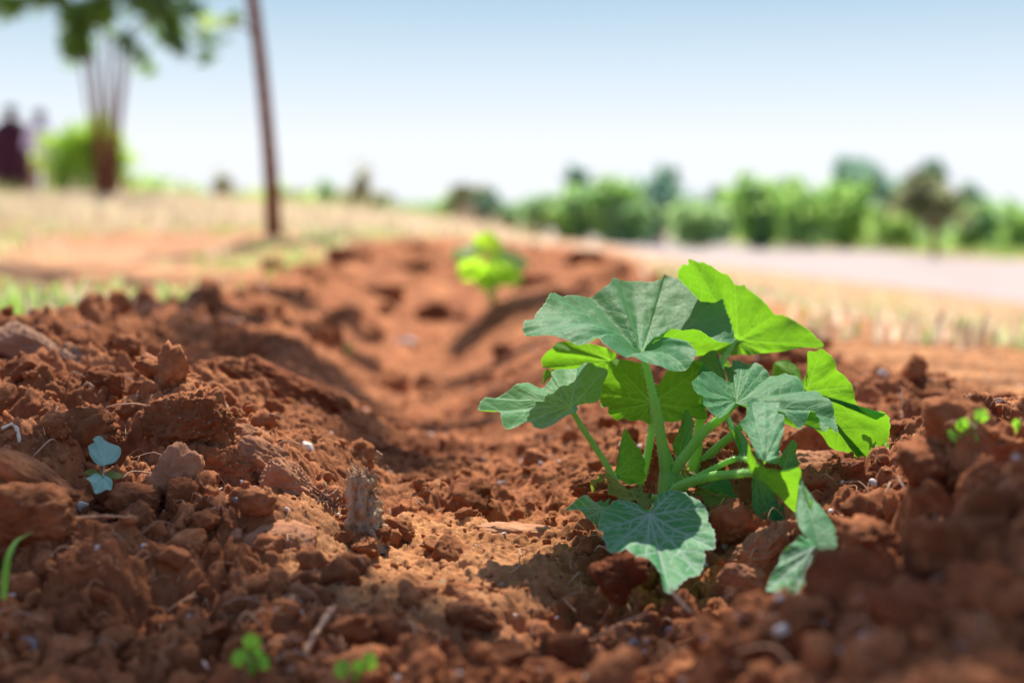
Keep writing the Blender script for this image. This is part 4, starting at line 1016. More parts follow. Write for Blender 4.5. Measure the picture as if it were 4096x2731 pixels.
for _ in range(420):   # hair roots
    x, y = fD(r_.uniform(0, 2352), r_.uniform(900, 1560)); p, d = hit(x, y)
    if d > 1.6: continue
    a = r_.uniform(0, 6.28); l = r_.uniform(.003, .012); h = r_.uniform(-.001, .005)
    q = np.array([p, p + [math.cos(a) * l * .5, math.sin(a) * l * .5, h + .001], p + [math.cos(a + .5) * l, math.sin(a + .5) * l, h * .4]])
    s2 = spline(q, 6); parts.append(tube(s2, np.full(6, r_.uniform(.00010, .00026)), 4, cap=False))
V, F = join(parts); tag(link_mesh('root_hairs', mesh_np('root_hairs', V, F), None, M['root']), 'hair-thin roots sticking out of the soil', 'root hairs', kind='stuff')

parts = []
for _ in range(150):   # loose straw and old fibres
    x, y = fD(r_.uniform(0, 2352), r_.uniform(860, 1560)); p, d = hit(x, y)
    if d > 2.2: continue
    a = r_.uniform(0, 6.28); l = r_.uniform(.008, .026); h = r_.uniform(0, .006); w_ = r_.uniform(.0002, .0006)
    q = np.array([p + [0, 0, .0005], p + [math.cos(a) * l * .5, math.sin(a) * l * .5, h + .003], p + [math.cos(a + .3) * l, math.sin(a + .3) * l, h * .6 + .001]])
    parts.append(tube(spline(q, 7), np.full(7, w_), 5))
V, F = join(parts); tag(link_mesh('straw_bits', mesh_np('straw_bits', V, F), None, M['twig']), 'short bits of dry straw and fibre lying on the tilled soil', 'straw bits', kind='stuff')

# rotten stump at the end of the left mound
def stump():
    b = P(*fD(838, 1230), .81)
    e = empty('rotten_stump', tuple(b)); tag(e, 'small pale splintered stump at the right end of the left mound', 'stump')
    pts = [(fD,850,1275,.84,.0092),(fD,845,1225,.842,.0098),(fD,838,1180,.843,.0088),(fD,832,1130,.845,.0080),(fD,828,1095,.847,.0076)]
    arr = np.array([[*P(*q[0](q[1], q[2]), q[3] - .035), q[4]] for q in pts]); s2 = spline(arr, 90)
    V, F = tube(s2[:, :3], s2[:, 3], 90)
    c = np.repeat(s2[:, :3], 90, axis=0); c = np.vstack([c, V[-2:]]); dd = V - c; 
    k = 1 + .85 * fbm3(V * np.array([330, 330, 120]), 4, 2)[:, None] + .35 * fbm3(V * 160, 3, 5)[:, None]
    V = c + dd * k
    link_mesh('trunk', mesh_np('trunk', V, F), e, M['wood'])
    q = np.random.default_rng(4); pr = []
    for _ in range(30):
        a = q.uniform(0, 6.28); r0 = q.uniform(.002, .0072); t = P(*fD(826, 1100), .812) + np.array([math.cos(a) * r0, math.sin(a) * r0, 0])
        h = q.uniform(.001, .010) * (1.2 if math.cos(a) < 0 else .8)
        tip = t + np.array([q.normal() * .0016 - .0008, q.normal() * .0015, h])
        pr.append(tube(np.array([t - [0, 0, .006], (t + tip) / 2 + q.normal(size=3) * .0005, tip]), [.0009, .0007, .00015], 5))
    for _ in range(14):
        a = q.uniform(-1, 2); zz = q.uniform(.005, .05); t = b + np.array([math.cos(a) * .008, math.sin(a) * .004 - .003, zz])
        pr.append(tube(np.array([t, t + q.normal(size=3) * .002, t + [math.cos(a) * .004, -.002, q.normal() * .002]]), [.0007, .0005, .0001], 4))
    V, F = join(pr); link_mesh('splinters', mesh_np('splinters', V, F), e, M['wood'])
stump()
clod(862,1235,(.008,.007,.006),90,'small clod against the foot of the splintered stump, right side','clod',dist=.80,crumb=.15)
clod(806,1248,(.010,.008,.007),91,'small clod against the foot of the splintered stump, left side','clod',dist=.79,crumb=.15)
clod(840,1262,(.009,.007,.005),92,'crumbly clod in front of the splintered stump','clod',dist=.78,crumb=.18)
def fibre(px, py, d, n, seed, label, spread, ln, mat='oldwood', nm='bark_shred'):
    q = np.random.default_rng(seed); b = P(*fD(px, py), d); pr = []
    for _ in range(n):
        s0 = b + q.normal(size=3) * np.array([spread, spread * .4, spread * .45])
        dr = np.array([q.normal() * .6, q.normal() * .3 - .2, q.uniform(.2, 1)]); dr /= np.linalg.norm(dr)
        l = ln * q.uniform(.5, 1.2)
        pr.append(tube(np.array([s0, s0 + dr * l * .5 + q.normal(size=3) * l * .12, s0 + dr * l + q.normal(size=3) * l * .15]), np.array([.0011, .0009, .0003]) * ln / .009, 5))
    v, f = clod_shape(4, seed, 9, 0, .25); v = v * np.array([spread * 1.5, spread, spread * .8]) + b - [0, 0, spread * .4]
    pr.append((v, f)); V, F = join(pr)
    tag(link_mesh(nm, mesh_np(nm, V, F), None, M[mat]), label, 'bark')
fibre(745,1165,.85,70,1,'frayed brown bark shreds left of the splintered stump',.0065,.010)
fibre(1888,1135,.88,90,2,'tuft of grey-brown fibrous bark right of the plant',.0075,.011)
def wood_chunk(px, py, d, size, seed, label, tilt):
    v, f = clod_shape(6, seed, 7, 0, .08, hard=.85)
    v = v * (1 + .16 * np.abs(fbm3(v * np.array([1.2, 9, 9]), 4, 3)))[:, None]
    v = rot(v * np.array(size), *tilt)
    me = mesh_np('rotten_wood', v, f); o = bpy.data.objects.new('rotten_wood', me); col.objects.link(o); me.materials.append(M['oldwood'])
    o.location = P(*fD(px, py), d); tag(o, label, 'wood chunk')
wood_chunk(55,815,1.10,(.040,.016,.017),5,'grooved brown lump of rotten wood at the far left crest',(0,.55,0))
wood_chunk(175,860,1.08,(.030,.018,.020),6,'gnarled lump of rotten wood just right of the grooved one',(.2,.2,.3))
wood_chunk(50,915,1.02,(.018,.010,.020),7,'pale smooth wooden slab below the rotten wood at the left edge',(.1,.1,0))

# ------------------------------------------------------------------ small blue-green seedling
def seedling():
    b = P(*fD(240, 1110), .835); e = empty('seedling', tuple(b)); tag(e, 'tiny blue-green seedling with two seed leaves on the left mound', 'seedling')
    cc = (240, 1074)
    F0 = lambda x, y: (x / 2.24, 1600 + y / 2.24)
    def lf(pts, c, mat, seed, top=True, tips=None, teeth=.0, name='leaf', ns=30):
        pts = [(a_, b_, d_ - .028) for a_, b_, d_ in pts]; c = (c[0], c[1], c[2] - .028)
        v, f, uu, ve = leaf_mesh(fr=F0, pts=pts, center=c, top=top, nt=160, ns=ns, seed=seed, tips=tips, teeth=teeth, ripple=.0002, pucker=.0005)
        link_mesh(name, mesh_np(name, v, f, True, {'flat': uu, 'vein': ve}), e, M[mat])
    lf([(925,590,.835),(890,588,.836),(845,550,.838),(805,490,.84),(790,430,.842),(790,400,.844),(845,375,.846),(835,345,.847),(875,318,.85),(910,325,.85),(940,352,.849),(1010,385,.846),(1060,405,.843),(1083,440,.841),(1075,490,.839),(1040,545,.837),(1000,575,.836),(950,580,.835)], (932,582,.835), 'cotyledon', 51, tips=[2,4,8,10,12,14], name='seed_leaf', ns=40)
    lf([(925,705,.832),(860,685,.83),(810,695,.826),(765,712,.822),(800,750,.818),(830,790,.814),(852,845,.81),(900,840,.81),(950,812,.812),(995,808,.815),(1008,760,.82),(1000,720,.825),(960,700,.83)], (920,712,.832), 'cotyledon', 52, tips=[3,6,9,11], name='seed_leaf', ns=40)
    lf([(915,680,.834),(870,640,.838),(830,615,.84),(790,625,.84),(760,650,.84),(785,672,.838),(830,675,.836),(880,690,.834)], (900,680,.834), 'bud', 53, tips=[4], teeth=.05)
    lf([(930,680,.834),(970,640,.84),(1010,630,.84),(1060,650,.84),(1095,680,.838),(1050,700,.835),(990,700,.834),(950,695,.834)], (940,688,.834), 'bud', 54, tips=[4], teeth=.05)
    lf([(905,680,.834),(890,640,.838),(890,610,.84),(920,615,.84),(935,650,.838),(925,680,.834)], (915,680,.834), 'bud', 55, tips=[3], teeth=.05)
    add_stem(e, [(F0,932,585,.807,.0004),(F0,930,640,.806,.0005),(F0,922,700,.804,.0006),(F0,925,780,.807,.0007),(F0,930,860,.812,.0007)], 'stem', M['twig'])
seedling()

def sprout(px, py, d, leaves, label, size, name='sprout', cat='sprout', mat='sprout'):
    S = fD(px, py)
    if d is None: _, d = hit(*S)
    b = P(*S, d); e = empty(name, tuple(b)); tag(e, label, cat)
    for i, (dx, dz, s) in enumerate(leaves):
        c = b + np.array([dx, -.001 * i, dz]) * size
        world_stem(e, [b - [0, 0, size * .2], (b + c) / 2 + [0, 0, size * .1], c], [size * .05, size * .05, size * .03], 'stem', M['sprout'], 8, 6)
        fan_leaf(e, M[mat], c, (dx + .01, -.1, dz + .3), (0, -.6, .8), size * s, i + 7)
sprout(578,1545,.60,[(-.5,.7,.5),(.5,.5,.45),(0,1.5,.5),(.3,1.0,.3)],'blurred bright green sprout at the bottom edge, left one of two',.0085)
sprout(818,1560,.60,[(-.6,.5,.5),(.6,.9,.5),(.1,.6,.4)],'blurred bright green sprout at the bottom edge, right one of two',.0085)
sprout(788,805,None,[(-.4,.8,.6),(.5,.3,.6)],'tiny blurred green sprout on the left bank of the furrow',.014)
sprout(2225,1010,None,[(-.9,.3,.5),(-.2,.9,.5),(.7,1.5,.5),(.2,.1,.4),(-.5,.9,.4)],'small blurred weed with pale leaves on the right bank',.0075)
sprout(2340,1000,None,[(-.2,1.0,.4),(.1,.5,.5)],'small green weed at the right edge',.006)
sprout(1640,905,None,[(-.2,.5,.5),(.3,.4,.5)],'small weed behind the squash plant',.010)
sprout(1358,1290,.80,[(-.3,.2,.6),(.6,.5,.6)],'torn scrap of green leaf beside the front leaf',.0045,mat='cotyledon')
sprout(1027,1340,None,[(-.5,.1,.6),(.5,.1,.5)],'tiny pale green leaf scrap at the front of the furrow floor',.0035,mat='cotyledon')
def grass_blade(pts, label):
    arr = np.array([[*P(*fD(p[0], p[1]), p[2]), p[3]] for p in pts]); s2 = spline(arr, 30); V = []; 
    for q in s2:
        w = max(q[3], .0002); V += [q[:3] + [-w, 0, 0], q[:3] + [0, .0004, -w * .2], q[:3] + [w, 0, 0]]
    F = []
    for i in range(29):
        a = i * 3; F += [(a, a + 1, a + 4), (a, a + 4, a + 3), (a + 1, a + 2, a + 5), (a + 1, a + 5, a + 4)]
    tag(link_mesh('grass_blade', mesh_np('grass_blade', np.array(V), np.array(F)), None, M['sprout']), label, 'grass blade')
grass_blade([(8,1375,.65,.0013),(12,1320,.655,.0017),(20,1275,.66,.0014),(40,1240,.67,.0010),(75,1222,.68,.0004)], 'bright green grass blade bending at the lower left edge')

# ------------------------------------------------------------------ grass and weeds
def blades(name, label, n, seed, place, h0, h1, w, cols, lean=.5, tuft=6, spread=.03, cat='grass', mat='grass'):
    q = np.random.default_rng(seed); X = []; Y = []
    cx, cy = place(q, n)
    k = len(cx) * tuft
    x = np.repeat(cx, tuft) + q.normal(size=k) * spread; y = np.repeat(cy, tuft) + q.normal(size=k) * spread
    z = ground_z(x, y); h = q.uniform(h0, h1, k) * np.repeat(q.uniform(.6, 1.2, len(cx)), tuft)
    a = q.uniform(0, 6.28, k); l = q.uniform(0, lean, k) * h
    ax, ay = np.cos(a), np.sin(a); b = q.uniform(0, 6.28, k); bx, by = np.cos(b), np.sin(b); ww = w * q.uniform(.6, 1.4, k)
    base = np.stack([x, y, z - .1 * h], 1); wv = np.stack([bx * ww, by * ww, 0 * ww], 1)
    mid = base + np.stack([ax * l * .35, ay * l * .35, h * .65], 1); tip = base + np.stack([ax * l, ay * l, h * 1.05], 1)
    V = np.stack([base - wv, base + wv, mid - wv * .8, mid + wv * .8, tip], 1).reshape(-1, 3)
    o = np.arange(k)[:, None] * 5
    F = np.concatenate([o + [0, 1, 3], o + [0, 3, 2], o + [2, 3, 4]])
    cols = np.array(cols); ci = cols[np.repeat(q.integers(0, len(cols), len(cx)), tuft)] * q.uniform(.75, 1.2, (k, 1))
    ob = link_mesh(name, mesh_np(name, V, F, True, {'tint': np.repeat(ci, 5, axis=0)}), None, M[mat])
    tag(ob, label, cat, kind='stuff'); return ob
def polar_place(t0, t1, r0, r1, dens=None):
    def f(q, n):
        th = np.radians(q.uniform(t0, t1, n)); r = np.exp(q.uniform(math.log(r0), math.log(r1), n))
        x = r * np.sin(th); y = r * np.cos(th)
        keep = np.abs(road_d(x, y)) > ROADW + .1
        if dens is not None: keep &= q.random(n) < dens(x, y)
        return x[keep], y[keep]
    return f
patch = lambda sc_, th, s: (lambda x, y: np.clip((fbm(x * sc_, y * sc_, 3, s) + .5 - th) * 5, 0, 1) * (1 - tilled(x, y)))
GREENS = [(.34,.52,.12),(.42,.58,.20),(.50,.60,.28),(.28,.46,.10)]
STRAW = [(.70,.55,.40),(.74,.61,.47),(.62,.47,.35),(.60,.60,.36)]
blades('weeds', 'sparse pale green weeds on the bare ground at the left', 1300, 1, polar_place(-24, -4, 1.9, 7, patch(1.3, .45, 2)), .02, .06, .0035, GREENS + STRAW[:2], .8, 6, .03, 'weeds')
blades('weeds', 'sparse weeds on the bare ground at the right', 700, 2, polar_place(5, 24, 2.2, 14, patch(1.0, .45, 4)), .02, .06, .004, GREENS + STRAW, .8, 6, .05, 'weeds')
blades('dry_grass', 'pale dry grass stretching to the horizon on the left', 8500, 3, polar_place(-25, -1.0, 7.5, 55, lambda x, y: (1 - tilled(x, y)) * np.clip(.9 - road_d(x, y) * 0, 0, 1) * (road_d(x, y) < -2.5)), .04, .13, .006, STRAW, .8, 8, .18)
blades('dry_grass', 'low dry stubble beyond the furrow', 1300, 4, polar_place(-24, -3, 5, 12, patch(.7, .35, 3)), .02, .06, .005, STRAW + GREENS[:2], .8, 7, .09)
blades('weeds', 'patchy green weeds between the furrow and the track', 800, 7, polar_place(6, 25, 3.5, 13, patch(.8, .42, 1)), .02, .055, .006, GREENS[1:3] + STRAW, .8, 7, .08, 'weeds')
blades('weeds', 'patches of green weeds at the left beyond the mound', 500, 8, polar_place(-25, -5, 2.2, 6, patch(.9, .5, 5)), .02, .055, .004, GREENS, .8, 7, .05, 'weeds')
blades('tall_dry_grass', 'thin tall dry stalks along the left horizon', 260, 9, polar_place(-24, 1, 14, 45, patch(.2, .4, 0)), .14, .38, .008, STRAW + GREENS[:1], .5, 9, .22)
blades('green_grass', 'rough green grass on the far side of the track', 7000, 5, polar_place(-1, 27, 17, 60, lambda x, y: (road_d(x, y) > ROADW + .2) * 1.0), .10, .28, .010, [(.20,.42,.07),(.28,.50,.11),(.36,.52,.18),(.50,.52,.28)], .5, 7, .22)

# ------------------------------------------------------------------ trees and shrubs
def foliage_mesh(blobs, n, size, cols, seed, gap=.5):
    """leaf-sized faces spread through ellipsoid clumps (centre, radii)"""
    q = np.random.default_rng(seed); blobs = [(np.array(c, float), np.array(r, float)) for c, r in blobs]
    vol = np.array([np.prod(r) ** .8 for _, r in blobs]); vol /= vol.sum()
    C = []; T = []
    for (c, r), w in zip(blobs, vol):
        m = max(12, int(n * w)); d = q.normal(size=(m, 3)); d /= np.linalg.norm(d, axis=1)[:, None]
        rad = q.random(m) ** .45
        lump = 1 + 1.5 * fbm3(d * 2.4 + seed + c, 3, 1)
        p = c + d * (rad * lump)[:, None] * r
        keep = fbm3(p / r.mean() * 1.8 + seed, 2, 4) + .5 > gap * .55
        p = p[keep]; C.append(p)
        cc = np.array(cols)[q.integers(0, len(cols))]; T.append(np.tile(cc, (len(p), 1)) * q.uniform(.75, 1.25, (len(p), 1)))
    C = np.concatenate(C); T = np.concatenate(T); k = len(C)
    a = q.normal(size=(k, 3)); a /= np.linalg.norm(a, axis=1)[:, None]; b = q.normal(size=(k, 3)); b -= a * (a * b).sum(1)[:, None]; b /= np.linalg.norm(b, axis=1)[:, None]
    s = size * q.uniform(.6, 1.4, (k, 1))
    V = np.stack([C - a * s, C + b * s * .45, C + a * s, C - b * s * .45], 1).reshape(-1, 3)
    F = np.arange(4 * k).reshape(-1, 4)
    return mesh_np('crown', V, F, False, {'tint': np.repeat(T, 4, axis=0)})
DG = [(.26,.43,.33),(.30,.48,.33),(.23,.40,.32)]  # foliage tints lightened and greyed to carry distance haze in the colour
MG = [(.42,.64,.30),(.50,.70,.33),(.37,.58,.30)]
LG = [(.46,.70,.20),(.55,.76,.24),(.40,.64,.18)]
BG = [(.36,.37,.18),(.42,.42,.22),(.31,.33,.17)]
def tree(name, base, trunk_paths, blobs, n, size, cols, seed, label, cat='tree', group=None, gap=.5, crown='crown'):
    e = empty(name, tuple(base)); tag(e, label, cat, group)
    if trunk_paths:
        parts = []
        for path, r0, r1 in trunk_paths:
            s2 = spline(np.array(path), 6 * len(path)); rr = np.linspace(r0, r1, len(s2))
            parts.append(tube(s2, rr, 9))
        V, F = join(parts); link_mesh('trunk', mesh_np('trunk', V, F), e, M['bark'])
    me = foliage_mesh(blobs, n, size, cols, seed, gap); link_mesh(crown, me, e, M['foliage'])
    return e
def at(x, y, d): return P(*fD(x, y), d)
def px(d): return d / 3267.0
# slender trunk
e = empty('slender_tree', tuple(at(630, 548, 6.0)))
tag(e, 'slender leaning tree trunk left of centre, its crown above the picture', 'tree')
pth = [at(632,556,6.0),at(628,520,6.0),at(622,400,6.0),at(612,280,6.0),at(598,140,6.0),at(580,0,6.0),at(556,-160,6.0),at(540,-420,6.0),at(560,-800,6.05),at(600,-1300,6.1)]
s2 = spline(np.array(pth), 90); rr = np.interp(np.linspace(0, 1, 90), [0, .12, .3, .6, 1], [.044, .034, .029, .027, .014]) * (1 + .05 * np.sin(np.arange(90) * 1.9))
V, F = tube(s2, rr, 14)
limbs = [(V, F)]
SUN_AZ, SUN_EL = R(4), R(53)
SUND = np.array([math.sin(SUN_AZ) * math.cos(SUN_EL), math.cos(SUN_AZ) * math.cos(SUN_EL), math.sin(SUN_EL)])
cr_blobs = [(at(500,50,6.0),(.10,.10,.035)),(at(545,38,6.0),(.06,.06,.03))]
limbs.append(tube(spline([at(588,80,6.0),at(550,60,6.0),at(490,50,6.0)], 12), np.linspace(.008,.003,12), 6))
# crown above the frame; its clumps shade parts of the ground below
SHADE = []
def shade_at(X, Y, D, rx, ry):
    """clump of the crown whose shadow falls on the ground seen at working-view X,Y"""
    p = at(X, Y, D); t = (6.0 - p[1]) / SUND[1] * .92; c = p + SUND * t
    SHADE.append(c); cr_blobs.append((c, (rx, .16, ry)))
top = at(560, -800, 6.05)
for c in SHADE:
    limbs.append(tube(spline([top, (top + c) / 2 + [0, 0, .2], c], 14), np.linspace(.014, .004, 14), 6))
for i in range(7):
    q = np.random.default_rng(60 + i); c = at(600, -1300, 6.1) + q.normal(size=3) * [.5, .5, .3]; cr_blobs.append((c, (.35, .35, .25)))
V, F = join(limbs); link_mesh('trunk', mesh_np('trunk', V, F), e, M['bark'])
link_mesh('crown', foliage_mesh(cr_blobs, 3500, .045, MG, 5, .35), e, M['foliage'])

# unseen tree added on the right, leaf clumps placed to shade chosen ground
ob_ = empty('unseen_shade_tree', (2.3, 2.9, float(ground_z(2.3, 2.9)[0])))
tag(ob_, 'unseen tree added outside the right edge, its low limb placed to shade the furrow', 'tree')
sh_blobs = []; sh_limbs = []; root_ = np.array([2.3, 2.9, float(ground_z(2.3, 2.9)[0]) - .1])
tr_ = [root_, root_ + [-.05, 0, .9], root_ + [-.2, -.05, 1.8], root_ + [-.5, -.1, 2.6]]
sh_limbs.append(tube(spline(tr_, 40), np.linspace(.09, .05, 40), 12))
for X, Y, D, rx, ry, t in [
  (60,1420,.66,.05,.03,2.3),(450,1440,.67,.045,.028,2.3),(800,1450,.68,.05,.03,2.3),(1010,1480,.65,.045,.022,2.2),(1260,1470,.655,.035,.02,2.2),
  (150,1560,.60,.06,.03,2.3),(560,1560,.6,.05,.025,2.3),
  (60,1230,.76,.06,.035,2.4),(330,1270,.75,.05,.028,2.4),(60,1080,.82,.06,.03,2.5),
  (2150,1480,.48,.05,.04,2.1),(1980,1400,.55,.03,.035,2.1),(2280,1280,.55,.045,.04,2.1),
  (560,860,1.4,.10,.07,2.7),(850,760,2.3,.09,.10,2.9),(620,800,1.6,.14,.10,2.8),(650,910,1.25,.09,.07,2.7),(790,960,1.2,.055,.06,2.6),(1010,960,1.5,.06,.06,2.7),(460,770,1.9,.12,.08,2.9),(760,830,1.7,.07,.08,2.8),(690,700,2.7,.13,.10,3.1),
  (1130,860,2.1,.07,.08,2.9),(1290,745,2.7,.13,.11,3.2),(1200,690,3.2,.10,.10,3.3),(540,715,2.5,.15,.08,3.0),(900,1060,1.1,.05,.05,2.6),
  (1450,1420,.66,.035,.018,2.3)]:
    c = at(X, Y, D) + SUND * t; sh_blobs.append((c, (rx, ry, ry * .7)))
    f0 = root_ + np.array([-.35, -.1, 2.2])
    sh_limbs.append(tube(spline([f0, f0 * .5 + c * .5 + ([0, -.55, .05] if D < .84 else [0, .35, .1]), c], 18), np.linspace(.014, .002, 18), 6))
for i in range(9):
    q = np.random.default_rng(160 + i); sh_blobs.append((root_ + np.array([-.2, 0, 3.1]) + q.normal(size=3) * [.7, .7, .35], (.35, .35, .25)))
V, F = join(sh_limbs); link_mesh('trunk', mesh_np('trunk', V, F), ob_, M['bark'])
cr1 = foliage_mesh(sh_blobs[:-9], 13000, .018, MG, 15, .05); link_mesh('crown', cr1, ob_, M['foliage'])
cr2 = foliage_mesh(sh_blobs[-9:], 4000, .05, MG, 16, .3); link_mesh('crown', cr2, ob_, M['foliage'])

# clump of thin stems at the left
D1 = 12.0
stems = []
for bx, tx, ty in ((228,175,60),(236,200,40),(242,215,120),(250,240,20),(256,290,60),(262,300,110),(250,262,90)):
    stems.append(([at(bx,478,D1), at(bx + (tx - bx) * .15, 380, D1), at(bx + (tx - bx) * .45, 250, D1), at(tx, ty, D1)], .022, .012))
for bx in (232, 246, 260):
    stems.append(([at(bx,480,D1 - .1), at(bx + 2,430,D1 - .1), at(bx + 3, 370, D1 - .1)], .020, .010))
stems.append(([at(300,110,D1), at(340,60,D1), at(400,20,D1)], .014, .008)); stems.append(([at(240,20,D1), at(130,10,D1), at(20,0,D1)], .014, .008))
stems.append(([at(300,60,D1), at(380,40,D1), at(470,90,D1)], .012, .006))
def bl(x, y, rx, ry, d=D1): return (at(x, y, d), (rx * px(d), rx * px(d) * .8, ry * px(d)))
tree('thin_stemmed_tree', at(245,478,D1), stems, [bl(180,50,48,55),bl(185,110,42,34),bl(235,25,38,50),bl(385,30,46,48),bl(395,75,34,34),bl(330,10,40,26),bl(20,12,55,26),bl(110,-5,50,26),bl(290,95,26,26),bl(322,130,24,20),bl(345,160,18,14),bl(415,110,18,30),bl(480,90,34,9),bl(470,130,22,14),bl(450,30,30,20),
 bl(300,-30,90,30),bl(60,-50,90,30),bl(180,-80,110,40),bl(420,-50,90,40)], 6000, .055, [(.18,.34,.08),(.24,.42,.10),(.12,.25,.08)], 8, 'blurred tree with a cluster of thin bare stems at the upper left', gap=.62)
# round bush behind it
tree('rounded_bush', at(210,462,17), [([at(205,465,17),at(205,420,17),at(200,380,17)],.05,.02)], [bl(205,375,75,82,17),bl(180,340,48,50,17),bl(250,350,50,46,17),bl(265,420,45,45,17),bl(160,420,45,50,17),bl(290,440,30,32,17),bl(225,430,60,40,17)], 6500, .055, [(.62,.86,.14),(.54,.78,.10),(.40,.62,.08)], 9, 'rounded bright green bush at the left behind the thin stems', 'bush', gap=.15)
# low shrubs along the left horizon
shr = [(430,440,40,20,24,MG,'low olive shrub on the left horizon left of the slender trunk'),(510,425,22,38,28,BG,'small bare-topped shrub on the left horizon just left of the slender trunk'),(575,455,40,22,30,LG,'pale low shrub behind the slender trunk'),
 (700,465,44,26,26,LG,'light green shrub on the horizon right of the slender trunk'),(745,440,24,36,28,MG,'small upright shrub on the horizon, second right of the slender trunk'),(830,420,18,56,30,BG,'thin upright bare shrub on the horizon left of centre'),(790,480,50,18,28,BG,'flat brownish shrub on the horizon left of centre'),
 (350,440,40,34,20,LG,'pale feathery shrub right of the round bush'),(640,440,24,28,33,MG,'faint shrub far behind the slender trunk'),(930,478,60,14,36,MG,'distant flat shrub strip left of centre')]
for i, (x, y, rx, ry, d, c, lb) in enumerate(shr):
    tree('shrub', at(x, y + ry, d), [([at(x, y + ry + 14, d), at(x, y, d), at(x + 4, y - ry * .6, d)], .03, .008)], [bl(x, y, rx, ry, d), bl(x + rx * .5, y + ry * .3, rx * .6, ry * .6, d), bl(x - rx * .6, y + ry * .4, rx * .5, ry * .5, d)], 420, .07, c, 20 + i, lb, 'shrub', 'low shrubs along the left horizon', gap=.5)
# tree line on the right; entries x, crown y, rx, ry, base y, distance
TL = [(1080,455,48,26,505,34,BG+LG[:1],'brownish bush at the left end of the far tree line'),(1050,490,45,34,535,22,LG,'bright low bush behind the small squash plant'),(1110,470,40,28,515,40,DG,'dark bush behind the brownish one at the left end of the tree line'),
 (1250,478,55,24,525,38,MG,'low green bush on the far tree line, left of centre-right'),(1345,470,60,42,525,30,MG+LG,'rounded light green bush near the middle of the tree line'),(1330,425,24,34,480,55,DG,'faint dark treetop above the rounded light green bush'),
 (1410,460,48,40,525,31,LG,'yellow-green bush beside the dark pointed tree'),(1515,455,60,38,525,40,DG,'dark tree in the middle of the tree line'),(1525,425,30,36,500,41,DG,'pointed dark treetop in the middle of the tree line'),
 (1600,495,60,28,540,32,MG,'low green bush right of the dark pointed tree'),(1735,455,72,50,560,28,LG+MG[:1],'broad light green tree right of the middle'),(1745,500,28,50,560,27,DG,'dark upright shrub in front of the broad light green tree'),
 (1860,480,66,44,560,30,MG+LG,'mid green tree left of the tall dark one'),(1975,430,70,52,555,38,DG,'tall dark tree on the right, highest crown of the line'),(1960,395,38,26,500,39,DG,'dark bump of crown behind the tall dark tree'),
 (1950,480,60,44,565,29,LG,'light green bush below the tall dark tree'),(2140,400,30,26,520,42,DG,'dark crown peeping over the umbrella-shaped tree'),(2145,462,86,52,590,24,BG,'umbrella-shaped brown-green tree with a visible trunk at the right'),
 (2050,520,60,36,580,27,LG,'light green shrub left of the umbrella-shaped tree'),(2240,510,50,46,585,28,MG+LG,'green shrub right of the umbrella-shaped tree'),(2310,500,60,36,585,32,MG,'dark green bush at the right edge of the tree line'),(2352,530,50,40,600,26,LG,'pale green bush cut by the right edge')]
TL += [(1180,492,44,20,520,44,MG,'low grey-green bush left of centre, between the brownish bush and the track end'),(1000,488,40,20,515,46,BG+MG[:1],'low olive bush at the far left end of the tree line'),(1440,488,50,26,530,38,MG,'low bush under the dark middle tree, on its left'),
 (1660,470,36,30,545,45,DG,'hazy treetop between the dark middle tree and the broad light green tree'),(1820,450,40,34,550,46,MG,'hazy tree behind and right of the broad light green tree'),(2060,455,50,40,560,44,DG,'hazy dark tree left of the umbrella-shaped one'),(2230,470,46,34,570,45,DG,'hazy dark tree right of the umbrella-shaped one'),(1290,500,40,18,525,36,LG,'small pale bush left of the rounded light green bush')]
for i, (x, y, rx, ry, by, d, c, lb) in enumerate(TL):
    q = np.random.default_rng(300 + i)
    d = 27.0 if i == 17 else max(d, 29.5 + .02 * (2352 - x) * .5); b = at(x, by, d); b[2] = float(ground_z(b[0], b[1])[0]); by = 505 + .72 / d * 3267
    tp = [([b - [0, 0, .1], (b + at(x, y, d)) / 2 + [.03, 0, 0], at(x + q.normal() * 5, y, d)], .05 if i != 17 else .07, .02)]
    for k in range(4):
        tp.append(([(b * .6 + at(x, y, d) * .4), at(x + q.normal() * rx * .3, y + ry * .3, d), at(x + q.normal() * rx * .6, y - q.random() * ry * .5, d)], .025, .008))
    bb = [bl(x, y, rx * .95, ry * .95, d)]
    for k in range(7):
        a = q.uniform(0, 6.28); bb.append(bl(x + math.cos(a) * rx * .6, y + math.sin(a) * ry * .55, rx * q.uniform(.2, .5), ry * q.uniform(.25, .6), d))
    for k in range(3): bb.append(bl(x + q.uniform(-.8, .8) * rx, y - ry * q.uniform(.7, 1.15), rx * q.uniform(.12, .25), ry * q.uniform(.15, .35), d))
    if i not in (17, 8, 14, 16):
        for k in range(3): bb.append(bl(x + q.uniform(-.6, .6) * rx, (y + by) / 2 + 6, rx * .5, (by - y) * .35, d))
    tree('distant_tree', b, tp, bb, 2600, .10 * d / 30, c, 40 + i, lb, 'tree', 'trees and bushes along the far side of the track', gap=.62)
# far wood closing the horizon
def far_wood(x0, x1, d, ytop, amp, cols, seed, label):
    q = np.random.default_rng(seed); bb = []
    for x in np.arange(x0, x1, 26):
        y = ytop + q.uniform(-amp, amp); bb.append(bl(x, y, 30, 16, d)); bb.append(bl(x + 10, y + 14, 30, 16, d))
    me = foliage_mesh(bb, 9000, .0042 * d, cols, seed, .2); me.name = 'far_wood'
    tag(link_mesh('far_wood', me, None, M['foliage']), label, 'far trees', kind='stuff')
far_wood(760, 2420, 60, 492, 9, MG + DG, 3, 'distant belt of trees closing the horizon behind the track')
far_wood(-60, 900, 60, 462, 8, BG + [(.34,.30,.16)], 4, 'distant dry scrub closing the horizon at the left')

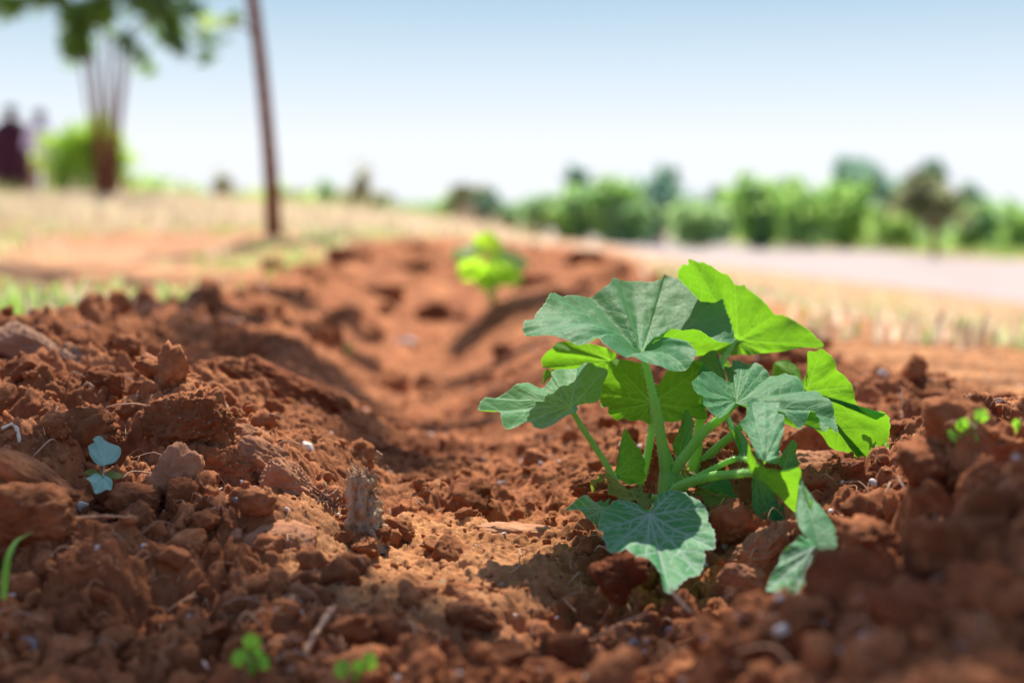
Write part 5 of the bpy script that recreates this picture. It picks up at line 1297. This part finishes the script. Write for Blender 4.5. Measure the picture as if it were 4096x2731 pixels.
# ------------------------------------------------------------------ two people at the far left
def person(cx, top, foot, d, label, cloth, lower, skin, robe=False, face=(0, -1, 0)):
    b = at(cx, foot, d); H = (foot - top) * px(d)
    e = empty('person', tuple(b)); tag(e, label, 'person')
    k = H / 1.70
    def W(x, y, z): return b + np.array([x, y, z]) * k
    # continuous body by skin modifier
    J = {'pel': (0,0,.95,.13),'wai': (0,0,1.10,.12),'che': (0,0,1.30,.145),'nek': (0,0,1.45,.055),'hd0': (0,-.01,1.52,.075),'hd1': (0,-.015,1.60,.088),'hd2': (0,0,1.665,.055),
         'nose': (0,-.095,1.575,.014)}
    E = [('pel','wai'),('wai','che'),('che','nek'),('nek','hd0'),('hd0','hd1'),('hd1','hd2'),('hd1','nose')]
    for s, sn in ((1,'r'),(-1,'l')):
        J.update({sn+'sh': (.17*s,0,1.40,.055),sn+'el': (.24*s,.02,1.12,.042),sn+'wr': (.24*s,-.10,.90,.028),sn+'pa': (.24*s,-.13,.83,.034),sn+'ear': (.09*s,0,1.58,.016),
                  sn+'hip': (.095*s,0,.88,.092),sn+'kn': (.11*s,-.01,.48,.058),sn+'an': (.11*s,.02,.08,.038),sn+'to': (.13*s,-.14,.03,.034)})
        E += [('che',sn+'sh'),(sn+'sh',sn+'el'),(sn+'el',sn+'wr'),(sn+'wr',sn+'pa'),('hd1',sn+'ear'),('pel',sn+'hip'),(sn+'hip',sn+'kn'),(sn+'kn',sn+'an'),(sn+'an',sn+'to')]
        for f in range(4):
            J[sn+'f%d' % f] = ((.24+(f-1.5)*.018)*s,-.15,.755-.01*abs(f-1.5),.008); E.append((sn+'pa',sn+'f%d' % f))
        J[sn+'th'] = (.20*s,-.17,.80,.009); E.append((sn+'pa',sn+'th'))
    names = list(J); me = bpy.data.meshes.new('body')
    me.from_pydata([tuple(W(*J[n][:3])) for n in names], [(names.index(a), names.index(c)) for a, c in E], [])
    o = bpy.data.objects.new('body', me); col.objects.link(o); o.parent = e; o.location = -Vector(tuple(b))
    me.materials.append(M[skin])
    md = o.modifiers.new('Skin', 'SKIN'); md.use_smooth_shade = True
    for i, n in enumerate(names):
        sv = me.skin_vertices[0].data[i]; sv.radius = (J[n][3] * k, J[n][3] * k); sv.use_root = (n == 'pel')
    sd = o.modifiers.new('Subsurf', 'SUBSURF'); sd.levels = 1; sd.render_levels = 1
    def shell(name, rings, mat, seg=28):
        V = []
        for (z, rx, ry, oy) in rings:
            a = np.linspace(0, 6.283, seg, endpoint=False); f = 1 + .05 * np.sin(a * 7 + z * 9)
            V += [W(rx * f[i] * math.cos(a[i]), oy + ry * f[i] * math.sin(a[i]), z) for i in range(seg)]
        V = np.array(V); n = len(rings); i = np.arange(n - 1)[:, None] * seg; j = np.arange(seg)[None]; jn = (j + 1) % seg
        F = np.stack([i + j, i + jn, i + seg + jn, i + seg + j], -1).reshape(-1, 4)
        return link_mesh(name, mesh_np(name, V, F), e, M[mat])
    def sleeve(s, mat):
        pts = np.array([W(.14*s,0,1.41), W(.20*s,.0,1.30), W(.245*s,.02,1.12), W(.245*s,-.04,1.0)])
        v, f = tube(spline(pts, 14), np.linspace(.075, .058, 14) * k, 12); return v, f
    if robe:
        shell('robe', [(.05,.38,.32,0),(.4,.40,.30,0),(.8,.41,.29,0),(1.0,.40,.27,0),(1.2,.37,.24,0),(1.34,.30,.19,0),(1.42,.18,.13,0),(1.48,.08,.08,0),(1.50,.055,.06,0)], cloth)
        v1 = sleeve(1, cloth); v2 = sleeve(-1, cloth); V, F = join([v1, v2]); link_mesh('sleeves', mesh_np('sleeves', V, F), e, M[cloth])
    else:
        shell('shirt', [(.82,.20,.15,0),(.95,.20,.155,0),(1.1,.185,.15,0),(1.3,.205,.165,0),(1.40,.18,.13,0),(1.45,.09,.085,0),(1.47,.062,.066,0)], cloth)
        v1 = sleeve(1, cloth); v2 = sleeve(-1, cloth); V, F = join([v1, v2]); link_mesh('sleeves', mesh_np('sleeves', V, F), e, M[cloth])
        parts = []
        for s in (1, -1):
            parts.append(tube(spline([W(.07*s,0,.92), W(.10*s,0,.7), W(.11*s,-.01,.45), W(.11*s,.01,.10)], 14), np.array([.125,.12,.115,.11,.10,.095,.09,.085,.08,.08,.078,.075,.075,.075]) * k, 14))
        V, F = join(parts); link_mesh('trousers', mesh_np('trousers', V, F), e, M[lower])
    v, f = clod_shape(3, 5, 0, 0, .05); v = v * np.array([.098, .105, .085]) * k + W(0, .02, 1.625)
    link_mesh('hair' if not robe else 'headscarf', mesh_np('hair', v, f), e, M['hair_dark'])
M['skin'] = plain_mat('brown_skin', (.10, .045, .025), (.14, .065, .04), 20, .5)
M['hair_dark'] = plain_mat('black_hair', (.012, .010, .010), (.02, .018, .018), 60, .7)
M['robe'] = plain_mat('dark_plum_cloth', (.035, .008, .018), (.06, .014, .03), 8, .9)
M['shirt'] = plain_mat('pale_lavender_cloth', (.60, .56, .78), (.68, .64, .84), 6, .9)
M['trousers'] = plain_mat('brown_cloth', (.30, .19, .16), (.40, .27, .22), 8, .9)
person(30, 246, 462, 24, 'person in a long dark plum robe standing at the far left', 'robe', 'robe', 'skin', True)
person(96, 256, 468, 23.0, 'person in a pale lavender shirt and brown trousers beside the robed one', 'shirt', 'trousers', 'skin', False)

# ------------------------------------------------------------------ light
w = bpy.data.worlds.new('World'); sc.world = w; w.use_nodes = True
nt = w.node_tree; nt.nodes.clear()
sky = nt.nodes.new('ShaderNodeTexSky'); sky.sky_type = 'NISHITA'; sky.sun_disc = False
sky.sun_elevation = SUN_EL; sky.sun_rotation = SUN_AZ; sky.air_density = 1.0; sky.dust_density = 1.2; sky.ozone_density = 1.5; sky.altitude = 300
bg = nt.nodes.new('ShaderNodeBackground'); bg.inputs[1].default_value = .12
wo = nt.nodes.new('ShaderNodeOutputWorld')
geo = nt.nodes.new('ShaderNodeTexCoord'); sx = nt.nodes.new('ShaderNodeSeparateXYZ'); nt.links.new(geo.outputs['Generated'], sx.inputs[0])
zz = mathn(nt, 'MULTIPLY', sx.outputs[2], 2.0, True)
low = ramp(nt, [(0.0, (.92, .94, .99)), (.11, (.90, .94, 1.0)), (.20, (.70, .82, .93)), (.30, (.47, .65, .80)), (.6, (.24, .42, .62))], zz)
sc_ = nt.nodes.new('ShaderNodeVectorMath'); sc_.operation = 'SCALE'; sc_.inputs['Scale'].default_value = 4.7; nt.links.new(low, sc_.inputs[0])
fz = ramp(nt, [(.34, (0, 0, 0)), (.75, (1, 1, 1))], zz)
hi = nt.nodes.new('ShaderNodeVectorMath'); hi.operation = 'SCALE'; hi.inputs['Scale'].default_value = 1.0; nt.links.new(sky.outputs[0], hi.inputs[0])
cmix = mixc(nt, fz, sc_.outputs[0], hi.outputs[0])
nt.links.new(cmix, bg.inputs[0]); nt.links.new(bg.outputs[0], wo.inputs[0])
sun_d = bpy.data.lights.new('sun', 'SUN'); sun_d.energy = 5.0; sun_d.angle = R(.53); sun_d.color = (1, .92, .76)
sun = bpy.data.objects.new('sun', sun_d); col.objects.link(sun)
sun.rotation_euler = Vector((-SUND[0], -SUND[1], -SUND[2])).to_track_quat('-Z', 'Y').to_euler()
sun.location = (1, 3, 5)
vs = sc.view_settings; vs.view_transform = 'Standard'; vs.look = 'None'; vs.exposure = .92; vs.gamma = 1
sc.cycles.use_denoising = True
sc.cycles.max_bounces = 8; sc.cycles.transparent_max_bounces = 4
sc.render.film_transparent = False
